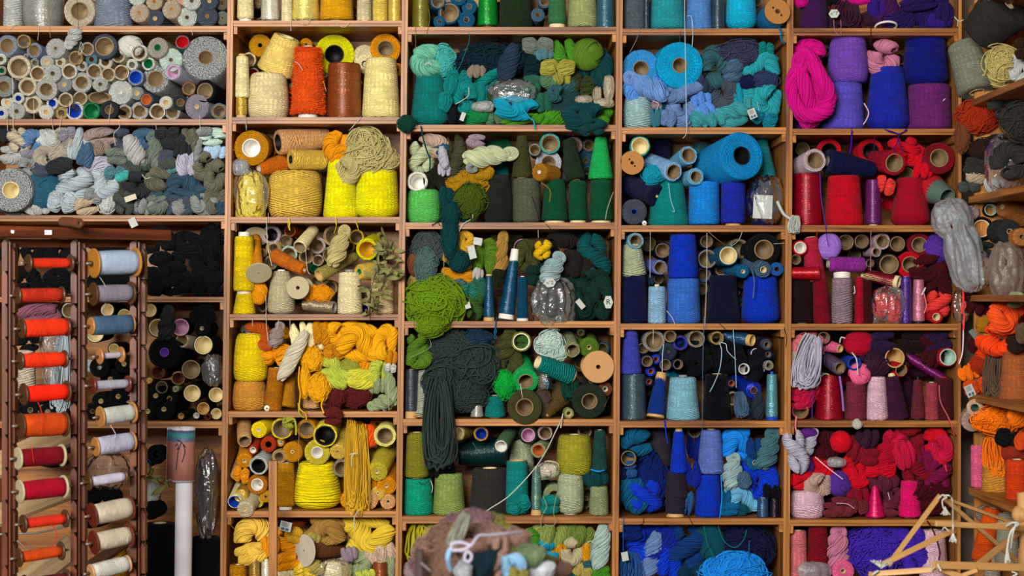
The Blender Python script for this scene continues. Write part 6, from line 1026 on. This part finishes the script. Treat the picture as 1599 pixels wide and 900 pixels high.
put('T pale_grey 1.6 683,400,-.72 735,490,-.72 730,600,-.7 705,640,-.7|T red_orange 1.8 262,1280,-.85 290,1360,-.86 285,1500,-.86|T pale_lilac 1.6 765,1440,-.72 800,1500,-.72 790,1540,-.72|T red 2 360,2130,-.85 395,2200,-.85 365,2290,-.85|T vermilion 1.4 215,1560,-.86 235,1700,-.86')
cell(0, 340, K3, 0, '')
do_L('552 38 432 28 36 34 brown core=brown_card rin=.45 Y0=-.86 Y1=-.78 st=fine lab=small_brown_spool_lying_on_top_of_the_bobbin_rack'.split())
# slanting planks and box behind the rack
def plank(label, p0, p1, wid, thick, mat, face):
    me, M = slat_mesh(p0, p1, wid, thick, face, .002); o = link('wooden_plank', me, mat); o.matrix_world = M; return tag(o, label, 'plank')
PL = wood_mat('plank', '8a7050', 'b89c74', 0, .7)
plank('wide pale plank slanting behind the dark red bobbin', at(-20, 735, -.52), at(118, 672, -.4), .085, .018, PL, Vector((0, -.7, .7)))
plank('wide pale plank slanting under the crimson bobbin', at(-20, 812, -.52), at(112, 762, -.4), .075, .018, PL, Vector((0, -.7, .7)))
plank('lowest pale plank slanting behind the rack', at(10, 935, -.52), at(118, 850, -.4), .085, .018, PL, Vector((0, -.7, .7)))
plank('dark plank slanting under the ecru bobbins', at(125, 895, -.45), at(215, 835, -.36), .03, .02, wood_mat('plank_dark', '3a2414', '6a452a', 0, .6), Vector((0, -.8, .6)))
tag(tube_obj('wire_hook', [at(25, 843, -.6), at(48, 862, -.6), at(46, 850, -.6), at(36, 838, -.6)], .0016, plain_mat('grey_core', .3, .6, 20, .1)), 'bent silver wire hook beside the thin orange bobbin', 'hook')
tag(tube_obj('metal_rod', [at(-10, 835, -.6), at(60, 832, -.58), at(112, 820, -.55)], .003, plain_mat('grey_core', .3, .6, 20, .1)), 'thin grey metal rod behind the thin red bobbin', 'rod')

# ================================================================ paper tube, wooden post
e = empty('paper_roll', 'tall white paper tube with a printed sheet rolled round its top', 'paper roll', tuple(at(284, 1060, -.1)))
b0 = at(283, 1060, -.1); b1 = at(287.5, 676, -.1); me_v = lathe([(.0005, 0), (.026, 0), (.0262, .01), (.0262, (b1 - b0).length - .004), (.024, (b1 - b0).length), (.0005, (b1 - b0).length)], 36)
PAL['paper'] = lin('dcdbe4'); PAL['printred'] = lin('b07468')
o = link('tube', mesh_from(*me_v), plain_mat('paper', .6, .2, 6, .03), e); o.rotation_mode = 'QUATERNION'; o.rotation_quaternion = rot_to(b1 - b0)
def print_mat():
    m, nt, b = new_mat('printed_sheet'); tc = N(nt, 'ShaderNodeTexCoord'); sep = N(nt, 'ShaderNodeSeparateXYZ'); nt.links.new(tc.outputs['Object'], sep.inputs[0])
    mp = N(nt, 'ShaderNodeMapping'); mp.inputs['Scale'].default_value = (60, 60, 5); nt.links.new(tc.outputs['Object'], mp.inputs[0])
    nz = N(nt, 'ShaderNodeTexNoise'); nz.inputs['Scale'].default_value = 2.5; nz.inputs['Detail'].default_value = 4; nt.links.new(mp.outputs[0], nz.inputs['Vector'])
    r = N(nt, 'ShaderNodeValToRGB'); cr = r.color_ramp; cr.interpolation = 'CONSTANT'
    for p, c in ((0.0, 'd8d6dc'), (.03, 'b07468'), (.74, '5a6a90'), (.82, '3c8a8a'), (.90, '4a5a80'), (.955, 'dcdbe0')):
        el = cr.elements.new(p); el.color = (*lin(c), 1)
    cr.elements.remove(cr.elements[0])
    nt.links.new(mth(nt, 'ADD', mth(nt, 'DIVIDE', sep.outputs[2], .165), mth(nt, 'MULTIPLY_ADD', nz.outputs[0], .03, -.015)), r.inputs[0])
    hsv = N(nt, 'ShaderNodeHueSaturation'); nt.links.new(r.outputs[0], hsv.inputs['Color']); nt.links.new(mth(nt, 'MULTIPLY_ADD', nz.outputs[0], .7, .62), hsv.inputs['Value']); nt.links.new(hsv.outputs[0], b.inputs['Base Color']); b.inputs['Roughness'].default_value = .5
    return m
sv = [];
for i in range(61):
    a = -4.2 + i / 60 * 7.6; rr = .034 + .0035 * i / 60 + (.012 * max(0, i - 52) / 8); sv.append((rr * math.cos(a), rr * math.sin(a)))
V = [(x, y, z) for z in (0, .055, .11, .165) for x, y in sv]; F = [(r * 61 + i, r * 61 + i + 1, (r + 1) * 61 + i + 1, (r + 1) * 61 + i) for r in range(3) for i in range(60)]
me = mesh_from(V, F, None, True); s1 = link('printed_sheet', me, print_mat(), e); s1.location = at(285, 752, -.1) - Vector(e.location); s1.rotation_euler = (0, .02, 0); md = s1.modifiers.new('thickness', 'SOLIDIFY'); md.thickness = .0008
ink = plain_mat('slate_navy', .7, .2, 30, .05)
for i, q in enumerate([[(-.012, .13), (.0, .125), (.014, .108)], [(.002, .125), (-.008, .095), (-.012, .06), (-.014, .04)], [(.006, .118), (.012, .095), (.004, .062)], [(-.018, .11), (-.012, .118), (-.008, .106), (-.014, .1)]]):
    tube_obj('ink_stroke', [(x, -math.sqrt(max(.0382 ** 2 - x * x, 0)) - .001, z) for x, z in q], .0012, ink, s1, 5, 6)
post = link('wooden_post', box_mesh(-.0125, .0125, -.012, .012, 0, zf(714), .001), PINE(2)); post.location = (at(428, 900, -.1).x, -.12, 0)
tag(post, 'upright square wooden post standing before the yellow bay', 'post')

# ================================================================ wooden swift
Ks = .16667
cell(1340, 750, Ks, 0, '')
SW = lambda x, y, Y: at(px(x), py(y), Y)
sw = empty('yarn_swift', 'wooden umbrella yarn swift of crossed slats tied with white cord', 'yarn swift', tuple(at(1600, 1000, -.8))); SO = Vector(sw.location)
for (x0, y0, x1, y1, Y0, Y1, wd) in ((765, 145, 280, 800, -.75, -.85, 46), (800, 170, 1520, 790, -.74, -.6, 40), (860, 190, 1480, 415, -.72, -.62, 30), (725, 408, 1560, 455, -.95, -.85, 52), (890, 470, 230, 790, -.9, -.98, 52), (700, 795, 1640, 825, -1.05, -.95, 72),
        (1500, 490, 1120, 800, -.8, -1.0, 60), (150, 880, 730, 838, -.98, -1.04, 52), (760, 830, 1010, 930, -1.02, -1.0, 56), (1240, 420, 1450, 400, -.7, -.66, 24), (100, 880, 420, 960, -.97, -.95, 50), (960, 900, 1120, 840, -1.0, -1.02, 40)):
    p0, p1 = SW(x0, y0, Y0), SW(x1, y1, Y1); part_slat('slat', p0, p1, wd * Ks * PX * (D + Y0) / D, .009, SWIFT(0), Vector((.15, -1, .25)), sw, SO)
k0, k1 = SW(1530, 430, -.75), SW(1530, 900, -.75)
v = lathe([(.0005, 0), (.02, 0), (.02, .10), (.017, .105), (.017, .16), (.022, .165), (.022, .25), (.0005, .255)], 28); o = link('hub', mesh_from(*v), SWIFT(2), sw); o.location = SW(1570, 1000, -.78) - SO
v = lathe([(.0005, -.026)] + [(.026 * math.sin(a), -.026 * math.cos(a)) for a in np.linspace(.15, 3.0, 14)] + [(.0005, .026)], 28); o = link('knob', mesh_from(*v), SWIFT(2), sw); o.location = SW(1530, 322, -.78) - SO
wc = hank_mat('white')
def cord(pts, r=.0022):
    return tube_obj('cord', [SW(*p) - SO for p in pts], r, wc, sw)
cord([(750, 180, -.77), (790, 140, -.78), (830, 160, -.78), (790, 190, -.78), (795, 250, -.78), (815, 290, -.78)]); cord([(800, 150, -.78), (850, 145, -.78), (885, 200, -.78), (888, 400, -1.0), (890, 500, -1.0)]); cord([(745, 790, -1.06), (775, 850, -1.06)], .0028); cord([(690, 850, -1.05), (710, 820, -1.06)], .0028)
cord([(1390, 430, -.9), (1450, 400, -.92), (1500, 410, -.92), (1440, 470, -.92), (1410, 560, -.92), (1380, 780, -.92)], .003); cord([(1480, 410, -.92), (1450, 500, -.92), (1430, 640, -.9)], .003); cord([(790, 470, -.95), (810, 445, -.96), (850, 480, -.96)], .0018); cord([(130, 890, -1.0), (190, 850, -1.0)], .003); cord([(1440, 860, -1.0), (1490, 880, -1.0), (1450, 900, -1.0)], .002)
def tassel(x, y, Y, n, ln, sp, up=False):
    rs = np.random.RandomState(int(x)); S = []
    for i in range(n):
        a = rs.uniform(-1, 1) * sp; S.append([(0, 0, 0), (a * .35, rs.uniform(-.3, .3) * sp, -ln * .4), (a, rs.uniform(-.5, .5) * sp, -ln * rs.uniform(.75, 1.0))])
    S = np.array([catmull(q, 4) for q in S]); 
    if up: S[:, :, 2] *= -1
    V, F, U = tubes(S, .0014, 5); o = link('tassel', mesh_from(V, F, U), wc, sw); o.location = SW(x, y, Y) - SO
tassel(815, 250, -.78, 16, .024, .012); tassel(890, 480, -1.0, 16, .03, .009); tassel(215, 830, -1.0, 18, .022, .03, True); tassel(1400, 600, -.92, 12, .05, .008)

# ================================================================ fluffy wool heap in front
PAL.update(roving_brown=lin('785c4e'), roving_mauve=lin('755860'), roving_tan=lin('866a60'), roving_green=lin('66683c'), roving_sage=lin('6c8060'), roving_grey=lin('8a8c80'), roving_teal=lin('16303c'), roving_blue=lin('7aa4c4'), roving_white=lin('b8bcc4'), roving_olive=lin('7a7434'), dark_post=lin('3a2c2c'))
cell(600, 780, .25016, 0, 'in the fluffy wool heap')
put('''
Hr 500 400 480 380 roving_brown Y=-1.72 v=0 rot=0 lab=big_brown_wool_mass_at_the_core_of_the_fluffy_heap|Hr 400 270 250 230 roving_brown Y=-1.9|Hr 620 250 230 210 roving_tan Y=-1.88|Hr 560 160 210 190 roving_mauve Y=-1.82|Hr 300 330 230 190 roving_tan Y=-1.88|Hr 350 430 260 210 roving_brown Y=-1.93|Hr 250 400 170 160 roving_mauve Y=-1.82|Hg 470 200 90 210 roving_grey Y=-1.98 v=0 rot=-25|Hr 720 220 150 180 roving_olive Y=-1.83|Hr 820 250 170 140 roving_tan Y=-1.9|Hr 790 350 190 110 roving_green Y=-1.95|Hr 910 360 170 150 roving_sage Y=-1.95|Hr 610 400 150 220 roving_teal Y=-1.98|Hb 700 380 130 280 roving_tan Y=-1.96 v=1|Hb 810 420 140 150 roving_blue Y=-2.0 v=0|Hr 540 300 190 90 roving_brown Y=-1.99
Hr 950 450 210 120 roving_white Y=-1.95|Hr 1060 450 190 150 roving_brown Y=-1.82|Hr 490 450 100 120 roving_white Y=-2.02|Hl 840 470 110 80 roving_olive Y=-2.02|Hr 680 130 130 90 roving_green Y=-1.75|Hr 1000 400 130 110 roving_green Y=-1.85|Hr 430 170 160 150 roving_mauve Y=-1.8
T roving_blue 15 415,440,-2.08 398,370,-2.1 410,320,-2.1 425,305,-2.1 lab=blue_ribbon_end_tied_round_the_fluffy_wool_heap|T lilac_grey 9 420,310,-2.1 480,320,-2.12 540,290,-2.12 590,230,-2.1 660,225,-2.08 760,215,-2.05 860,205,-2.0 lab=pale_lilac_ribbon_tied_across_the_fluffy_wool_heap|T lilac_grey 8 540,290,-2.12 480,270,-2.12 420,280,-2.12 430,320,-2.12 500,315,-2.12 545,350,-2.12 530,390,-2.12 500,370,-2.12 525,300,-2.12 lab=pale_lilac_ribbon_bow_on_the_fluffy_wool_heap''')
tb = empty('work_table', 'dark low table carrying the fluffy wool heap', 'table', tuple(at(765, 1000, -1.8)))
p = at(770, 935, -1.8)
o = link('table_top', box_mesh(-.35, .35, -.28, .28, -.03, 0, .003), wood_mat('plank_dark', '3a2414', '6a452a', 0, .6), tb); o.location = Vector((p.x, -1.8, p.z)) - Vector(tb.location)
for sx in (-1, 1):
    for sy in (-1, 1):
        o = link('leg', box_mesh(-.02, .02, -.02, .02, -(p.z - .03), 0), wood_mat('plank_dark', '3a2414', '6a452a', 2, .6), tb); o.location = Vector((p.x + sx * .31, -1.8 + sy * .24, p.z - .03)) - Vector(tb.location)
pe = empty('wooden_peg_post', 'dark wooden post with a metal pin beside the fluffy wool heap', 'post', tuple(at(655, 935, -2.0)))
h = (at(655, 858, -2.0) - at(655, 935, -2.0)).z
link('post', box_mesh(-.0085, .0085, -.0085, .0085, 0, h, .003), plain_mat('dark_post', .6, .3, 20, .2), pe)
q0 = at(658, 880, -2.02) - Vector(pe.location); q1 = at(672, 892, -2.05) - Vector(pe.location); tube_obj('pin', [q0, (q0 + q1) / 2, q1], .002, plain_mat('grey_core', .3, .6, 20, .1), pe)

# ---------------------------------------------------------------- labels: tell look-alikes apart by a findable neighbour, the rest share a group
bpy.context.view_layer.update()
from collections import Counter, defaultdict
def centre(o):
    ms = [o] if o.type == 'MESH' else [c for c in o.children if c.type == 'MESH'][:1]
    if not ms: return o.matrix_world.translation
    m = ms[0]; return m.matrix_world @ (sum((Vector(c) for c in m.bound_box), Vector()) / 8)
cnt = Counter(it[1] for it in ITEMS); by = defaultdict(list)
for it in ITEMS:
    if it[2]: by[it[4]].append(it)
used = set(cnt)
for ph, its in by.items():
    sh = Counter(it[2] for it in its); pos = [centre(it[0]) for it in its]
    for n_, it in enumerate(its):
        if cnt[it[1]] < 2 or not it[3]: continue
        p = pos[n_]; cand = sorted((((pos[m] - p).xz.length, m) for m in range(len(its)) if sh[its[m][2]] == 1 and m != n_))[:5]
        for d_, m in cand:
            if d_ > .16: break
            dz = p.z - pos[m].z; rel = 'above' if dz > .75 * d_ else 'below' if dz < -.75 * d_ else 'beside'
            lab = f"{it[3]} {rel} the {its[m][2]}"
            if lab not in used and len(lab.split()) <= 16: used.add(lab); cnt[it[1]] -= 1; it[1] = lab; it[0]['label'] = lab; break
LAB = defaultdict(list)
for it in ITEMS: LAB[it[1]].append(it[0])
for lab, obs in LAB.items():
    if len(obs) > 1:
        for o in obs: o['group'] = lab
